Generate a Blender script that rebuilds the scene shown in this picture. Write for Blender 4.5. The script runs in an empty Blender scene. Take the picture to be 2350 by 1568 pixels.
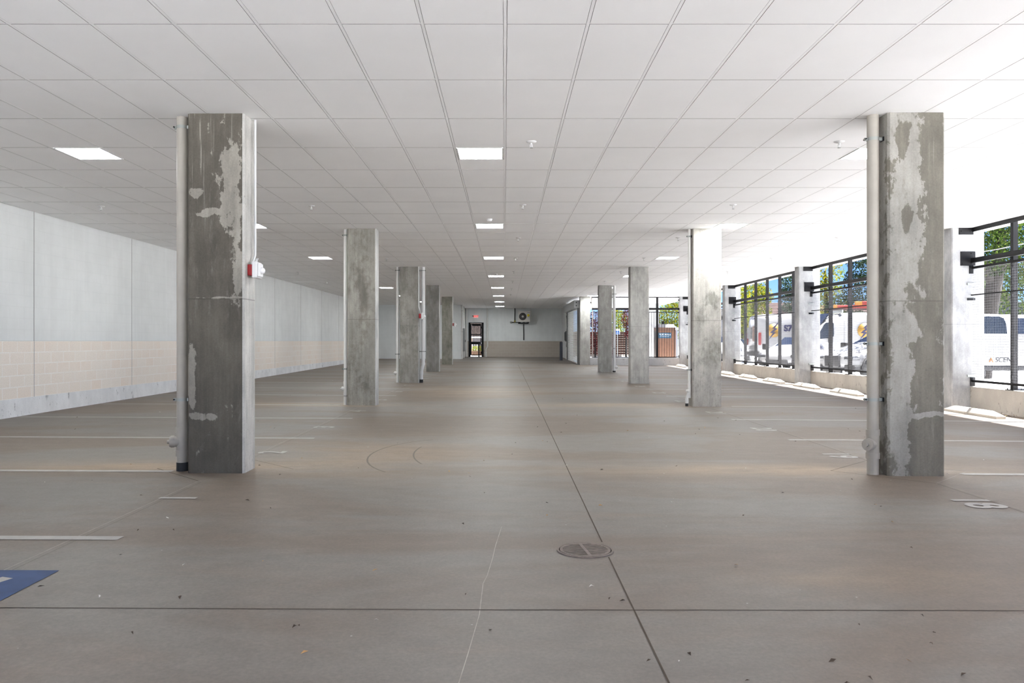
import bpy, bmesh, math, random
from mathutils import Vector, Matrix
random.seed(7)
PI = math.pi
scn = bpy.context.scene
C = scn.collection

# ------------------------------------------------------------------ camera, sky, sun, exposure
F, CX, CY, HC = 1790.0, 1157.5, 783.0, 1.37      # focal length and vanishing point in pixels of the 2350x1568 frame, eye height
cam_d = bpy.data.cameras.new('camera')
cam = bpy.data.objects.new('camera', cam_d); C.objects.link(cam)
cam.location = (0, 0, HC); cam.rotation_euler = (PI/2, 0, 0)
cam_d.sensor_width = 36; cam_d.lens = F*36/2350
cam_d.shift_x = (1175-CX)/2350; cam_d.shift_y = (CY-784)/2350
cam_d.clip_end = 600; cam_d.clip_start = .05
scn.camera = cam

world = bpy.data.worlds.new('world'); scn.world = world
world.use_nodes = True
wn = world.node_tree; wn.nodes.clear()
sky = wn.nodes.new('ShaderNodeTexSky'); sky.sky_type = 'NISHITA'; sky.sun_disc = False
sky.sun_elevation = math.radians(63); sky.sun_rotation = math.radians(90); sky.altitude = 4000; sky.air_density = 1.0; sky.dust_density = .0; sky.ozone_density = 3
bg = wn.nodes.new('ShaderNodeBackground'); bg.inputs['Strength'].default_value = .17
wo = wn.nodes.new('ShaderNodeOutputWorld')
tint = wn.nodes.new('ShaderNodeVectorMath'); tint.operation = 'MULTIPLY'; tint.inputs[1].default_value = (.62, .78, 1.12)
wn.links.new(sky.outputs[0], tint.inputs[0]); wn.links.new(tint.outputs[0], bg.inputs[0]); wn.links.new(bg.outputs[0], wo.inputs[0])

sun_d = bpy.data.lights.new('sun', 'SUN'); sun_d.energy = 52.0; sun_d.angle = math.radians(.53); sun_d.color = (1, .99, .985)
sun = bpy.data.objects.new('sun', sun_d); C.objects.link(sun)
sun.rotation_euler = Vector((-1.9, -.02, -3.75)).to_track_quat('-Z', 'Y').to_euler(); sun.location = (30, 0, 40)

LAMP = 72.0            # radiance of the ceiling panels
vs = scn.view_settings
vs.view_transform = 'Standard'; vs.look = 'None'; vs.gamma = 1; vs.use_curve_mapping = False
vs.exposure = 0.2
scn.display_settings.display_device = 'sRGB'
cy = scn.cycles
cy.max_bounces = 9; cy.diffuse_bounces = 6; cy.glossy_bounces = 3; cy.transmission_bounces = 4; cy.transparent_max_bounces = 8
cy.use_denoising = True; cy.caustics_reflective = False; cy.caustics_refractive = False
cy.sample_clamp_indirect = 60

# ------------------------------------------------------------------ helpers
HCEIL = HC + 2.336     # ceiling height
PK = [(-14, 0), (8, 0), (16.2, .017), (24.45, .045), (32.67, .074), (41, .12), (50, .19), (57, .25), (70, .3)]
def zf(x, y):
    """height of the gently draining floor"""
    p = PK[-1][1]
    for (a, b), (c, d) in zip(PK, PK[1:]):
        if y <= c:
            p = b + (d-b)*max(0, (y-a))/(c-a); break
    return p + (.0045*-x if x < 0 else -.0006*x*x)
def PX(px, d): return (px-CX)*d/F
def PZ(py, d): return HC-(py-CY)*d/F

def nodes(m):
    m.use_nodes = True
    nt = m.node_tree
    return nt, nt.nodes['Principled BSDF'], nt.links
MATS = {}
def mat(name, col, rough=.6, metal=0, emit=0, spec=.4, bump=0, bscale=60, var=0, vscale=4, alpha=None, trans=0):
    if name in MATS: return MATS[name]
    m = bpy.data.materials.new(name); nt, b, L = nodes(m)
    b.inputs['Base Color'].default_value = (*col, 1); b.inputs['Roughness'].default_value = rough
    b.inputs['Metallic'].default_value = metal; b.inputs['Specular IOR Level'].default_value = spec
    if emit:
        b.inputs['Emission Color'].default_value = (*col, 1); b.inputs['Emission Strength'].default_value = emit
    if trans: b.inputs['Transmission Weight'].default_value = trans
    tc = nt.nodes.new('ShaderNodeTexCoord')
    if var:
        n = nt.nodes.new('ShaderNodeTexNoise'); n.inputs['Scale'].default_value = vscale; n.inputs['Detail'].default_value = 6
        L.new(tc.outputs['Object'], n.inputs['Vector'])
        mp = nt.nodes.new('ShaderNodeMapRange'); mp.inputs['From Min'].default_value = .3; mp.inputs['From Max'].default_value = .7
        mp.inputs['To Min'].default_value = 1-var; mp.inputs['To Max'].default_value = 1+var
        L.new(n.outputs['Fac'], mp.inputs['Value'])
        mx = nt.nodes.new('ShaderNodeVectorMath'); mx.operation = 'SCALE'; mx.inputs[0].default_value = col
        L.new(mp.outputs[0], mx.inputs['Scale']); L.new(mx.outputs[0], b.inputs['Base Color'])
    if bump:
        n = nt.nodes.new('ShaderNodeTexNoise'); n.inputs['Scale'].default_value = bscale; n.inputs['Detail'].default_value = 4
        L.new(tc.outputs['Object'], n.inputs['Vector'])
        bu = nt.nodes.new('ShaderNodeBump'); bu.inputs['Strength'].default_value = bump; bu.inputs['Distance'].default_value = .01
        L.new(n.outputs['Fac'], bu.inputs['Height']); L.new(bu.outputs[0], b.inputs['Normal'])
    MATS[name] = m
    return m

class NG:
    """small node-graph writer"""
    def __init__(s, name):
        s.m = bpy.data.materials.new(name); s.nt, s.b, s.L = nodes(s.m); s.N = s.nt.nodes
        s.tc = s.N.new('ShaderNodeTexCoord')
    def put(s, sock, v):
        if isinstance(v, bpy.types.NodeSocket): s.L.new(v, sock)
        else: sock.default_value = v
    def mapping(s, scale, loc=(0, 0, 0)):
        n = s.N.new('ShaderNodeMapping'); n.inputs['Scale'].default_value = scale; n.inputs['Location'].default_value = loc
        s.L.new(s.tc.outputs['Object'], n.inputs['Vector']); return n.outputs[0]
    def noise(s, vec, scale, detail=6, rough=.55, dist=0):
        n = s.N.new('ShaderNodeTexNoise'); s.L.new(vec, n.inputs['Vector'])
        n.inputs['Scale'].default_value = scale; n.inputs['Detail'].default_value = detail
        n.inputs['Roughness'].default_value = rough; n.inputs['Distortion'].default_value = dist
        return n.outputs['Fac']
    def math(s, op, a, b=0, c=None, clamp=False):
        n = s.N.new('ShaderNodeMath'); n.operation = op; n.use_clamp = clamp
        s.put(n.inputs[0], a); s.put(n.inputs[1], b)
        if c is not None: s.put(n.inputs[2], c)
        return n.outputs[0]
    def ramp(s, v, a, b, lo=0., hi=1.):
        n = s.N.new('ShaderNodeMapRange'); n.interpolation_type = 'SMOOTHSTEP'
        s.put(n.inputs['Value'], v); n.inputs['From Min'].default_value = a; n.inputs['From Max'].default_value = b
        n.inputs['To Min'].default_value = lo; n.inputs['To Max'].default_value = hi; return n.outputs[0]
    def mix(s, f, a, b, blend='MIX'):
        n = s.N.new('ShaderNodeMix'); n.data_type = 'RGBA'; n.blend_type = blend
        s.put(n.inputs[0], f); s.put(n.inputs[6], (*a, 1) if isinstance(a, tuple) else a); s.put(n.inputs[7], (*b, 1) if isinstance(b, tuple) else b)
        return n.outputs[2]
    def scale(s, col, f):
        n = s.N.new('ShaderNodeVectorMath'); n.operation = 'SCALE'; s.put(n.inputs[0], col if not isinstance(col, tuple) else col); s.put(n.inputs['Scale'], f); return n.outputs[0]
    def sep(s, vec=None):
        n = s.N.new('ShaderNodeSeparateXYZ'); s.L.new(vec or s.tc.outputs['Object'], n.inputs[0]); return n.outputs
    def comb(s, x, y, z=0):
        n = s.N.new('ShaderNodeCombineXYZ'); s.put(n.inputs[0], x); s.put(n.inputs[1], y); s.put(n.inputs[2], z); return n.outputs[0]
    def voro(s, vec, scale, rand=1):
        n = s.N.new('ShaderNodeTexVoronoi'); s.L.new(vec, n.inputs['Vector']); n.inputs['Scale'].default_value = scale
        n.inputs['Randomness'].default_value = rand; return n.outputs['Distance'], n.outputs['Color']
    def bump(s, h, strength=.3, dist=.01):
        n = s.N.new('ShaderNodeBump'); n.inputs['Strength'].default_value = strength; n.inputs['Distance'].default_value = dist
        s.L.new(h, n.inputs['Height']); s.L.new(n.outputs[0], s.b.inputs['Normal'])
    def done(s, col, rough=.7, spec=.3):
        s.put(s.b.inputs['Base Color'], col); s.b.inputs['Roughness'].default_value = rough; s.b.inputs['Specular IOR Level'].default_value = spec
        return s.m

def concrete(name, dark, light, thr=.5, soft=.05, seed=0, blobs=(), bugs=.35, joint=1.79, streak=.12, scale=1.6, spotty=.0, flank=None, drips=0):
    """cast concrete: two tones in ragged patches, runs, fine grain, bug holes, one pour line"""
    g = NG(name)
    v = g.mapping((1, 1, .55), (seed*3.7, seed*1.3, seed*2.1))
    vs_ = g.mapping((1, 1, .045), (seed*5.1, seed, 0))
    n1 = g.noise(v, scale*1.5, 10, .62, .15); n2 = g.noise(g.mapping((1, 1, .8), (seed, seed*2, seed*4)), 9, 10, .70, .25)
    f = g.math('ADD', g.math('MULTIPLY_ADD', n1, .62, .19), g.math('MULTIPLY_ADD', n2, .55, -.275))
    xyz = g.sep(); wv = g.mapping((1, 1, .7), (seed*6, 2, seed))
    wx = g.math('MULTIPLY_ADD', g.noise(wv, 5.5, 6, .65), 3.2, -1.6); wz = g.math('MULTIPLY_ADD', g.noise(g.mapping((1, 1, .7), (3, seed*6, 5)), 4.5, 6, .65), 3.6, -1.8)
    for (bx, bz, rx, rz, w) in blobs:
        dx = g.math('ADD', g.math('DIVIDE', g.math('SUBTRACT', xyz[0], bx), rx), wx); dz = g.math('ADD', g.math('DIVIDE', g.math('SUBTRACT', xyz[2], bz), rz), wz)
        r2 = g.math('ADD', g.math('MULTIPLY', dx, dx), g.math('MULTIPLY', dz, dz))
        f = g.math('ADD', f, g.math('MULTIPLY', g.math('EXPONENT', g.math('MULTIPLY', g.math('MULTIPLY', r2, r2), -1)), w))
    st = g.noise(vs_, 26, 4, .6)
    f = g.math('ADD', f, g.math('MULTIPLY', g.math('SUBTRACT', st, .5), streak))
    k = g.ramp(f, thr-soft, thr+soft)
    col = g.mix(k, dark, light)
    if flank:                              # the right-hand face is mixed to a paler tone
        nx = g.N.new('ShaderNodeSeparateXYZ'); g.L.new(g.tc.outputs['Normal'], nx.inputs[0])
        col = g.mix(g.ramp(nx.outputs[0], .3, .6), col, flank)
    if drips:                              # pale lime runs down from the top
        dn = g.noise(g.mapping((1, 1, .03), (seed, 8, 3)), 46, 3, .6, .1)
        dk = g.math('MULTIPLY', g.ramp(dn, .60, .70), g.ramp(g.math('ADD', xyz[2], g.math('MULTIPLY', n1, 1.6)), 3.1, 4.1))
        col = g.mix(g.math('MULTIPLY', dk, drips), col, light)
        sc = g.ramp(g.noise(g.mapping((1, 1, .2), (seed, 2, 9)), 14, 8, .72), .55, .75, 0, .45)
        col = g.mix(sc, col, light)
    mott = g.noise(g.mapping((1, 1, .5), (seed*2, 1, seed)), 2.6, 7, .66); col = g.scale(col, g.ramp(mott, .3, .7, .80, 1.18))
    fine = g.noise(g.mapping((1, 1, 1)), 55, 5, .7)
    med = g.noise(g.mapping((1, 1, .4), (seed, 0, seed)), 5.5, 6, .6)
    col = g.scale(col, g.ramp(fine, .25, .75, .90, 1.10)); col = g.scale(col, g.ramp(med, .3, .7, .88, 1.10))
    col = g.scale(col, g.ramp(st, .3, .7, 1-.035-streak*.2, 1.035+streak*.2))
    if bugs:
        d, c = g.voro(g.mapping((1, 1, .7), (seed, seed, 0)), 17)
        on = g.ramp(g.noise(g.mapping((1, 1, 1), (seed, 4, 1)), 1.7, 3), .5, .62)
        hole = g.math('MULTIPLY', g.ramp(d, .10, .20, 1, 0), g.math('MULTIPLY', on, bugs))
        col = g.mix(hole, col, tuple(x*.5 for x in dark))
    if spotty:
        sp = g.ramp(g.noise(g.mapping((1, 1, .7), (seed, 1, 2)), 13, 4, .7), .58, .70)
        col = g.mix(g.math('MULTIPLY', sp, spotty), col, dark)
    if joint:
        dz = g.math('ABSOLUTE', g.math('SUBTRACT', xyz[2], joint)); ln = g.ramp(dz, .003, .009, .45, 0)
        col = g.mix(ln, col, tuple(x*.5 for x in dark))
    g.bump(fine, .10, .0015)
    return g.done(col, .75, .3)

class MB:
    """collects shapes into one mesh, written in world coordinates"""
    def __init__(s): s.v = []; s.f = []; s.mi = []; s.sm = []
    def add(s, vs, fs, mi=0, smooth=False):
        o = len(s.v); s.v += [tuple(v) for v in vs]
        for f in fs: s.f.append([o+i for i in f]); s.mi.append(mi); s.sm.append(smooth)
        return s
    def box(s, x0, x1, y0, y1, z0, z1, mi=0, bev=0):
        if x0 > x1: x0, x1 = x1, x0
        if y0 > y1: y0, y1 = y1, y0
        if z0 > z1: z0, z1 = z1, z0
        if bev:
            bm = bmesh.new(); bmesh.ops.create_cube(bm, size=1)
            for v in bm.verts: v.co = Vector(((x0+x1)/2+v.co.x*(x1-x0), (y0+y1)/2+v.co.y*(y1-y0), (z0+z1)/2+v.co.z*(z1-z0)))
            bmesh.ops.bevel(bm, geom=bm.edges[:], offset=bev, segments=2, affect='EDGES', profile=.5)
            bm.verts.ensure_lookup_table(); bm.verts.index_update()
            s.add([v.co[:] for v in bm.verts], [[v.index for v in f.verts] for f in bm.faces], mi); bm.free(); return s
        v = [(x0, y0, z0), (x1, y0, z0), (x1, y1, z0), (x0, y1, z0), (x0, y0, z1), (x1, y0, z1), (x1, y1, z1), (x0, y1, z1)]
        return s.add(v, [(0, 3, 2, 1), (4, 5, 6, 7), (0, 1, 5, 4), (1, 2, 6, 5), (2, 3, 7, 6), (3, 0, 4, 7)], mi)
    def tube(s, pts, r, n=12, mi=0, cap=True, smooth=True):
        pts = [Vector(p) for p in pts]; rs = r if isinstance(r, (list, tuple)) else [r]*len(pts)
        rings = []; up = None
        for i, p in enumerate(pts):
            t = (pts[min(i+1, len(pts)-1)]-pts[max(i-1, 0)]).normalized()
            if up is None: up = Vector((0, 0, 1)) if abs(t.z) < .9 else Vector((1, 0, 0))
            a = t.cross(up)
            if a.length < 1e-4: a = t.cross(Vector((0, 1, 0)))
            a.normalize(); b = a.cross(t).normalized(); up = b
            rings.append([p+(a*math.cos(2*PI*k/n)+b*math.sin(2*PI*k/n))*rs[i] for k in range(n)])
        vs = [v[:] for rg in rings for v in rg]
        fs = [(i*n+k, i*n+(k+1) % n, (i+1)*n+(k+1) % n, (i+1)*n+k) for i in range(len(pts)-1) for k in range(n)]
        s.add(vs, fs, mi, smooth)
        if cap:
            s.add(vs[:n], [list(range(n))[::-1]], mi); s.add(vs[-n:], [list(range(n))], mi)
        return s
    def cyl(s, p0, p1, r, n=16, mi=0, r2=None): return s.tube([p0, p1], [r, r if r2 is None else r2], n, mi)
    def lathe(s, prof, c, n=20, mi=0, axis='Z', smooth=True):
        """prof: (radius, height) pairs about an axis through c"""
        vs = []
        for (r, h) in prof:
            for k in range(n):
                a = 2*PI*k/n; p = (r*math.cos(a), r*math.sin(a), h)
                if axis == 'Y': p = (p[0], p[2], p[1])
                if axis == 'X': p = (p[2], p[0], p[1])
                vs.append((c[0]+p[0], c[1]+p[1], c[2]+p[2]))
        fs = [(i*n+k, i*n+(k+1) % n, (i+1)*n+(k+1) % n, (i+1)*n+k) for i in range(len(prof)-1) for k in range(n)]
        s.add(vs, fs, mi, smooth)
        if prof[0][0] > 1e-5: s.add(vs[:n], [list(range(n))[::-1]], mi)
        if prof[-1][0] > 1e-5: s.add(vs[-n:], [list(range(n))], mi)
        return s
    def prism(s, poly, z0, z1, mi=0):
        n = len(poly); vs = [(x, y, z0) for x, y in poly]+[(x, y, z1) for x, y in poly]
        return s.add(vs, [list(range(n))[::-1], list(range(n, 2*n))]+[(i, (i+1) % n, n+(i+1) % n, n+i) for i in range(n)], mi)
    def strip(s, a, b, w, eps=.003, mi=0, step=.5):
        """flat painted or sawn line on the floor from a to b"""
        a = Vector(a); b = Vector(b); L = (b-a).length; n = max(1, int(L/step)); d = (b-a)/L; q = Vector((-d.y, d.x))*w/2
        vs = []
        for i in range(n+1):
            p = a+(b-a)*i/n
            for t in (p-q, p+q): vs.append((t.x, t.y, zf(t.x, t.y)+eps))
        return s.add(vs, [(2*i, 2*i+2, 2*i+3, 2*i+1) for i in range(n)], mi)
    def xf(s, M):
        s.v = [tuple(M @ Vector(v)) for v in s.v]; return s
    def build(s, name, mats, parent=None, local=False, kind=None, smooth=None):
        me = bpy.data.meshes.new(name)
        off = Vector((0, 0, 0)) if (parent is None or local) else wloc(parent)
        me.from_pydata([tuple(Vector(v)-off) for v in s.v], [], s.f)
        if not isinstance(mats, (list, tuple)): mats = [mats]
        for m in mats: me.materials.append(m)
        me.polygons.foreach_set('material_index', s.mi)
        me.polygons.foreach_set('use_smooth', [bool(x) for x in s.sm] if smooth is None else [smooth]*len(s.f))
        bm = bmesh.new(); bm.from_mesh(me); bmesh.ops.recalc_face_normals(bm, faces=bm.faces[:]) if not getattr(s, 'keep', False) else None
        bm.to_mesh(me); bm.free(); me.update()
        o = bpy.data.objects.new(name, me); C.objects.link(o)
        if parent is not None: o.parent = parent
        if kind: o['kind'] = kind
        return o
def wloc(o):
    v = Vector(o.location)
    while o.parent is not None: o = o.parent; v += Vector(o.location)
    return v
def tag(o, label, cat, group=None, kind=None):
    o['label'] = label; o['category'] = cat
    if group: o['group'] = group
    if kind: o['kind'] = kind
    return o
def thing(name, label, cat, loc, group=None, rz=0, kind=None):
    o = bpy.data.objects.new(name, None); C.objects.link(o); o.location = loc; o.rotation_euler = (0, 0, rz); o.empty_display_size = .2
    return tag(o, label, cat, group, kind)
def copy_tree(o, parent=None):
    c = o.copy(); C.objects.link(c)
    if parent is not None: c.parent = parent
    for ch in [x for x in o.children]: copy_tree(ch, c)
    return c
def text_mb(txt, size, M, extrude=.002, bold=.0, mi=0, align='CENTER', mb=None):
    cu = bpy.data.curves.new('lettering', 'FONT'); cu.body = txt; cu.size = size; cu.extrude = extrude; cu.offset = bold
    cu.align_x = align; cu.align_y = 'CENTER'; cu.resolution_u = 4
    o = bpy.data.objects.new('lettering', cu); C.objects.link(o)
    bpy.context.view_layer.update()
    dg = bpy.context.evaluated_depsgraph_get()
    me = bpy.data.meshes.new_from_object(o.evaluated_get(dg))
    mb = mb or MB(); mb.add([tuple(M @ v.co) for v in me.vertices], [list(p.vertices) for p in me.polygons], mi)
    bpy.data.objects.remove(o); bpy.data.curves.remove(cu); bpy.data.meshes.remove(me)
    return mb
def T(x, y, z): return Matrix.Translation((x, y, z))
def R(a, ax): return Matrix.Rotation(a, 4, ax)

# ------------------------------------------------------------------ materials
M_white = mat('white_enamel', (.66, .66, .655), .45)
M_tile = mat('ceiling_tile', (.90, .90, .898), .9, spec=.1, var=.02, vscale=1.2)
M_grid = mat('ceiling_grid', (.90, .90, .90), .7, spec=.15)
M_tedge = mat('tile_edge_shade', (.22, .21, .20), .95, spec=.05)  # dark tile sides put the shadow line of the joints into the colour
M_soffit = mat('soffit_paint', (.82, .81, .80), .85, spec=.1)
M_pvc = mat('pvc_beige', (.37, .345, .30), .5, var=.06, vscale=6)
M_pvcw = mat('pvc_white', (.74, .73, .70), .5, var=.05, vscale=6)
M_black = mat('black_steel', (.006, .0058, .0066), .5, .0, spec=.25)
M_rubber = mat('black_rubber', (.03, .03, .03), .8)
M_galv = mat('galvanised_steel', (.34, .36, .34), .45, .6)
M_wire = mat('woven_wire', (.20, .20, .205), .6, .0)
M_paint = mat('line_paint', (.37, .355, .335), .7, var=.10, vscale=9)
M_joint = mat('sawn_joint', (.09, .075, .06), .95, spec=.1)
M_chip = mat('joint_chipping', (.36, .33, .29), .9, spec=.1, var=.2, vscale=8)
M_red = mat('signal_red', (.36, .012, .014), .4)
M_glass = mat('dark_window_glass', (.008, .012, .022), .08, spec=.5)
M_iron = mat('cast_iron', (.19, .155, .135), .7, .3, var=.2, vscale=20)
M_pit_shade = mat('drain_pit_shade', (.012, .009, .008), 1, spec=0)
M_bollard = mat('slate_bollard_paint', (.045, .05, .065), .5)

def floor_mat():
    g = NG('concrete_floor')
    v = g.mapping((.30, .8, 1)); v2 = g.mapping((.25, 1.1, 1), (7, 3, 0))
    big = g.noise(v, .55, 7, .62, .5); mid = g.noise(v2, 1.7, 7, .65, .3)
    fine = g.noise(g.mapping((1, 1, 1)), 45, 6, .75); mot = g.noise(g.mapping((.7, 1, 1), (2, 9, 0)), 6.0, 6, .6)
    col = g.mix(g.ramp(big, .44, .56), (.154, .124, .099), (.174, .158, .141))
    col = g.mix(g.ramp(mid, .50, .72, 0, .55), col, (.192, .156, .129))
    dk = g.ramp(g.noise(g.mapping((.35, 1.3, 1), (11, 5, 0)), 1.15, 6, .62, .4), .60, .74, 0, .50)
    col = g.mix(dk, col, (.14, .125, .11))
    lt = g.ramp(g.noise(g.mapping((.5, 1.2, 1), (-4, 15, 0)), 2.3, 6, .7), .66, .78, 0, .30)
    col = g.mix(lt, col, (.38, .365, .34))
    xyz = g.sep()
    for (bx, by, rx, ry, w, c) in STAINS:
        dx = g.math('DIVIDE', g.math('SUBTRACT', xyz[0], bx), rx); dy = g.math('DIVIDE', g.math('SUBTRACT', xyz[1], by), ry)
        r2 = g.math('ADD', g.math('MULTIPLY', dx, dx), g.math('MULTIPLY', dy, dy))
        k = g.math('MULTIPLY', g.math('EXPONENT', g.math('MULTIPLY', r2, -1)), g.ramp(mid, .3, .6, .25*w, 1.0*w))
        col = g.mix(k, col, c)
    col = g.scale(col, g.ramp(fine, .2, .8, .84, 1.16)); col = g.scale(col, g.ramp(mot, .3, .7, .94, 1.06))
    d, c = g.voro(g.mapping((1, 1, 1)), 5.0)
    col = g.mix(g.ramp(d, .012, .03, .5, 0), col, (.10, .085, .07))
    d2, c2 = g.voro(g.mapping((1, 1, 1), (.37, .11, 0)), 4.0)
    col = g.mix(g.ramp(d2, .012, .03, .5, 0), col, (.62, .60, .56))
    g.bump(fine, .12, .0015)
    return g.done(col, .55, .38)
RUST = (.36, .26, .17); SMUT = (.15, .135, .12)
STAINS = [(-3.6, 8.4, 1.6, .35, .8, RUST), (3.0, 8.3, 1.9, .35, .75, RUST), (-3.8, 16.4, 1.5, .4, .8, RUST), (2.6, 16.5, 1.6, .5, .6, RUST),
          (-.6, 20.5, 1.7, 2.0, .6, RUST), (-1.6, 9.2, 1.2, 1.3, .45, RUST), (.45, 4.55, .22, .12, .7, SMUT), (.7, 3.25, .35, .12, .6, SMUT), (-.9, 3.15, .6, .10, .6, SMUT), (-1.8, 5.6, .5, .12, .5, SMUT),
          (-5.3, 12.0, .9, .3, .8, SMUT), (-6.2, 13.4, .8, .25, .8, SMUT), (-4.8, 13.1, .7, .2, .6, SMUT), (.2, 5.5, .25, .1, .5, SMUT), (2.2, 4.5, .7, .2, .35, RUST)]

def wall_mats(axis, z0, lower, upper, tag_):
    """block courses and painted block, both drawn along the wall (axis 0 = x, 1 = y)"""
    out = []
    for which in ('blocks', 'paint'):
        g = NG(tag_+'_'+which); xyz = g.sep()
        vec = g.comb(xyz[axis], g.math('SUBTRACT', xyz[2], z0), 0)
        br = g.N.new('ShaderNodeTexBrick'); g.L.new(vec, br.inputs['Vector'])
        br.inputs['Scale'].default_value = 1; br.inputs['Brick Width'].default_value = .4064; br.inputs['Row Height'].default_value = .2012
        br.inputs['Mortar Size'].default_value = .011; br.inputs['Mortar Smooth'].default_value = .4; br.inputs['Bias'].default_value = -.1
        n = g.noise(g.mapping((1, 1, 1)), 1.4, 6, .6); fine = g.noise(g.mapping((1, 1, 1)), 60, 5, .7)
        if which == 'blocks':
            br.inputs['Color1'].default_value = (*lower[0], 1); br.inputs['Color2'].default_value = (*lower[1], 1); br.inputs['Mortar'].default_value = (*lower[2], 1)
            col = g.mix(g.ramp(n, .35, .65, 0, .7), br.outputs['Color'], lower[1])
            pits = g.ramp(g.noise(g.mapping((1, 1, 1), (3, 1, 2)), 24, 3, .6), .70, .76, 0, .5)
            col = g.mix(pits, col, tuple(c*.5 for c in lower[0]))
            col = g.scale(col, g.ramp(fine, .25, .75, .9, 1.1))
        else:
            br.inputs['Color1'].default_value = (*upper, 1); br.inputs['Color2'].default_value = (*upper, 1); br.inputs['Mortar'].default_value = (*[c*.975 for c in upper], 1)
            st = g.noise(g.mapping((.8, .8, .05)), 5, 4, .6)
            col = g.scale(br.outputs['Color'], g.ramp(n, .3, .7, .965, 1.03)); col = g.scale(col, g.ramp(st, .3, .7, .975, 1.02))
        g.bump(fine, .12, .0012)
        out.append(g.done(col, .8, .2))
    return out
def curb_mat(name, base, spot):
    g = NG(name); n = g.noise(g.mapping((1, 1, .6)), 2.4, 7, .6)
    col = g.mix(g.ramp(n, .35, .65), base, tuple(c*.86 for c in base))
    sp = g.ramp(g.noise(g.mapping((1, 1, .55), (5, 2, 1)), 9.5, 5, .68), .60, .68, 0, .8)
    col = g.mix(sp, col, spot); col = g.scale(col, g.ramp(g.noise(g.mapping((1, 1, 1)), 60, 4, .7), .25, .75, .92, 1.08))
    return g.done(col, .8, .2)

# ------------------------------------------------------------------ floor
YS = -7.0                                  # unseen open end behind the camera, added to let light reach the ceiling
mb = MB(); xs = [-8.7+i*(18.45/37) for i in range(38)]; ys = [YS+i*.5 for i in range(127)]
vs_ = [(x, y, zf(x, y)) for y in ys for x in xs]
fs_ = []
for j in range(len(ys)-1):
    for i in range(len(xs)-1):
        if ys[j] >= 41.4 and xs[i] > 4.2: continue
        a = j*len(xs)+i; fs_.append((a, a+1, a+len(xs)+1, a+len(xs)))
mb.add(vs_, fs_, 0, True)
floor = mb.build('floor', floor_mat(), kind='structure')

D0 = 8.10; ST = 2.735                      # first stall line beside the columns, stall width
for side in (-1, 1):
    k0 = -2
    for k in range(k0, 12):
        y = D0+k*ST
        if side > 0 and y > 38.6: continue
        m_ = MB()
        if side < 0: m_.strip((-8.42, y), ((-3.45, y) if abs((y-8.1) % 8.2) < .15 and 0 < y < 40 else (-2.64, y)), .1)
        else: m_.strip(((4.75, y) if abs((y-8.1) % 8.2) < .15 and 0 < y < 40 else (3.95, y)), (9.0, y), .1)
        m_.build('stall_line', M_paint, floor)
for k in range(0, 11):                     # stall numbers, each painted to be read from the aisle
    y = D0-ST/2+k*ST
    m_ = text_mb(str(k+1), .44, R(PI/2, 'Z'), 0, .010)
    m_.v = [(x-2.80, yy+y, zf(x-2.80, yy+y)+.004) for x, yy, z in m_.v]; m_.build('stall_number', M_paint, floor)
    if k < 10:
        m_ = text_mb(str(k+18), .44, R(-PI/2, 'Z'), 0, .010)
        m_.v = [(x+4.01, yy+y-.1, zf(x+4.01, yy+y-.1)+.004) for x, yy, z in m_.v]; m_.build('stall_number', M_paint, floor)
# accessible stall marking: blue square with the wheelchair symbol
m_ = MB()
for i in range(4): m_.strip((-4.15, 3.15+.1825+i*.365), (-2.63, 3.15+.1825+i*.365), .365, .003)
blue = m_.build('accessible_marking', mat('blue_road_paint', (.03, .062, .155), .7, var=.15, vscale=7), floor)
m_ = MB()
def arc(cx, cy_, r, a0, a1, w, n=18):
    for i in range(n):
        p, q = a0+(a1-a0)*i/n, a0+(a1-a0)*(i+1)/n
        m_.strip((cx+r*math.cos(p), cy_+r*math.sin(p)), (cx+r*math.cos(q), cy_+r*math.sin(q)), w, .005, 0, 5)
arc(-3.15, 3.78, .27, -2.4, 1.5, .08); arc(-3.86, 3.82, .045, 0, 2*PI, .09)
m_.strip((-3.72, 3.80), (-3.28, 3.84), .09, .005); m_.strip((-3.5, 3.82), (-3.5, 4.05), .07, .005); m_.strip((-3.28, 3.80), (-3.26, 4.12), .09, .005); m_.strip((-3.27, 4.09), (-2.92, 4.27), .09, .005); m_.strip((-2.92, 4.22), (-2.84, 4.46), .08, .005)
m_.build('wheelchair_symbol', M_paint, blue)
# sawn joints
def joint(pts, w=.007, m=M_joint, eps=.002):
    q = MB()
    for a, b in zip(pts, pts[1:]): q.strip(a, b, w, eps)
    q.build('control_joint', m, floor)
joint([(.655, -2), (.66, 4.94)], .009); joint([(.665, 5.31), (.70, 15.0), (.715, 26.9), (.72, 41)], .009)
for y in (3.97, 20.3, 28.5, 36.7, 44.5): joint([(-8.45, y), (9.55 if y < 40 else 3.9, y)], .008 if y < 10 else .01)
YL = [8.0, 16.2, 24.45, 32.67, 41.0]
for X, sgn in ((-2.96, -1), (4.18, 1)):
    last = -2
    for y in YL:
        joint([(X, last), (X, y-.45)], .006, M_chip if sgn < 0 else M_joint)
        joint([(X+.05, last), (X+.05, y-.52)], .0025, M_joint if sgn < 0 else M_chip)
        q = .72
        joint([(X, y-.45), (X-q, y+.27)], .009); joint([(X, y-.45), (X+q, y+.27)], .006, M_chip)
        joint([(X-q, y+.27), (X, y+.99)], .007); joint([(X+q, y+.27), (X, y+.99)], .007)
        last = y+.99
m_ = MB()
for i in range(24):                        # hairline crack left of the drain
    pass
pts = [(-.02, 5.75), (-.06, 5.2), (-.075, 4.9), (-.10, 4.55), (-.12, 4.4), (-.125, 3.9), (-.16, 3.4), (-.2, 2.9)]
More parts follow.
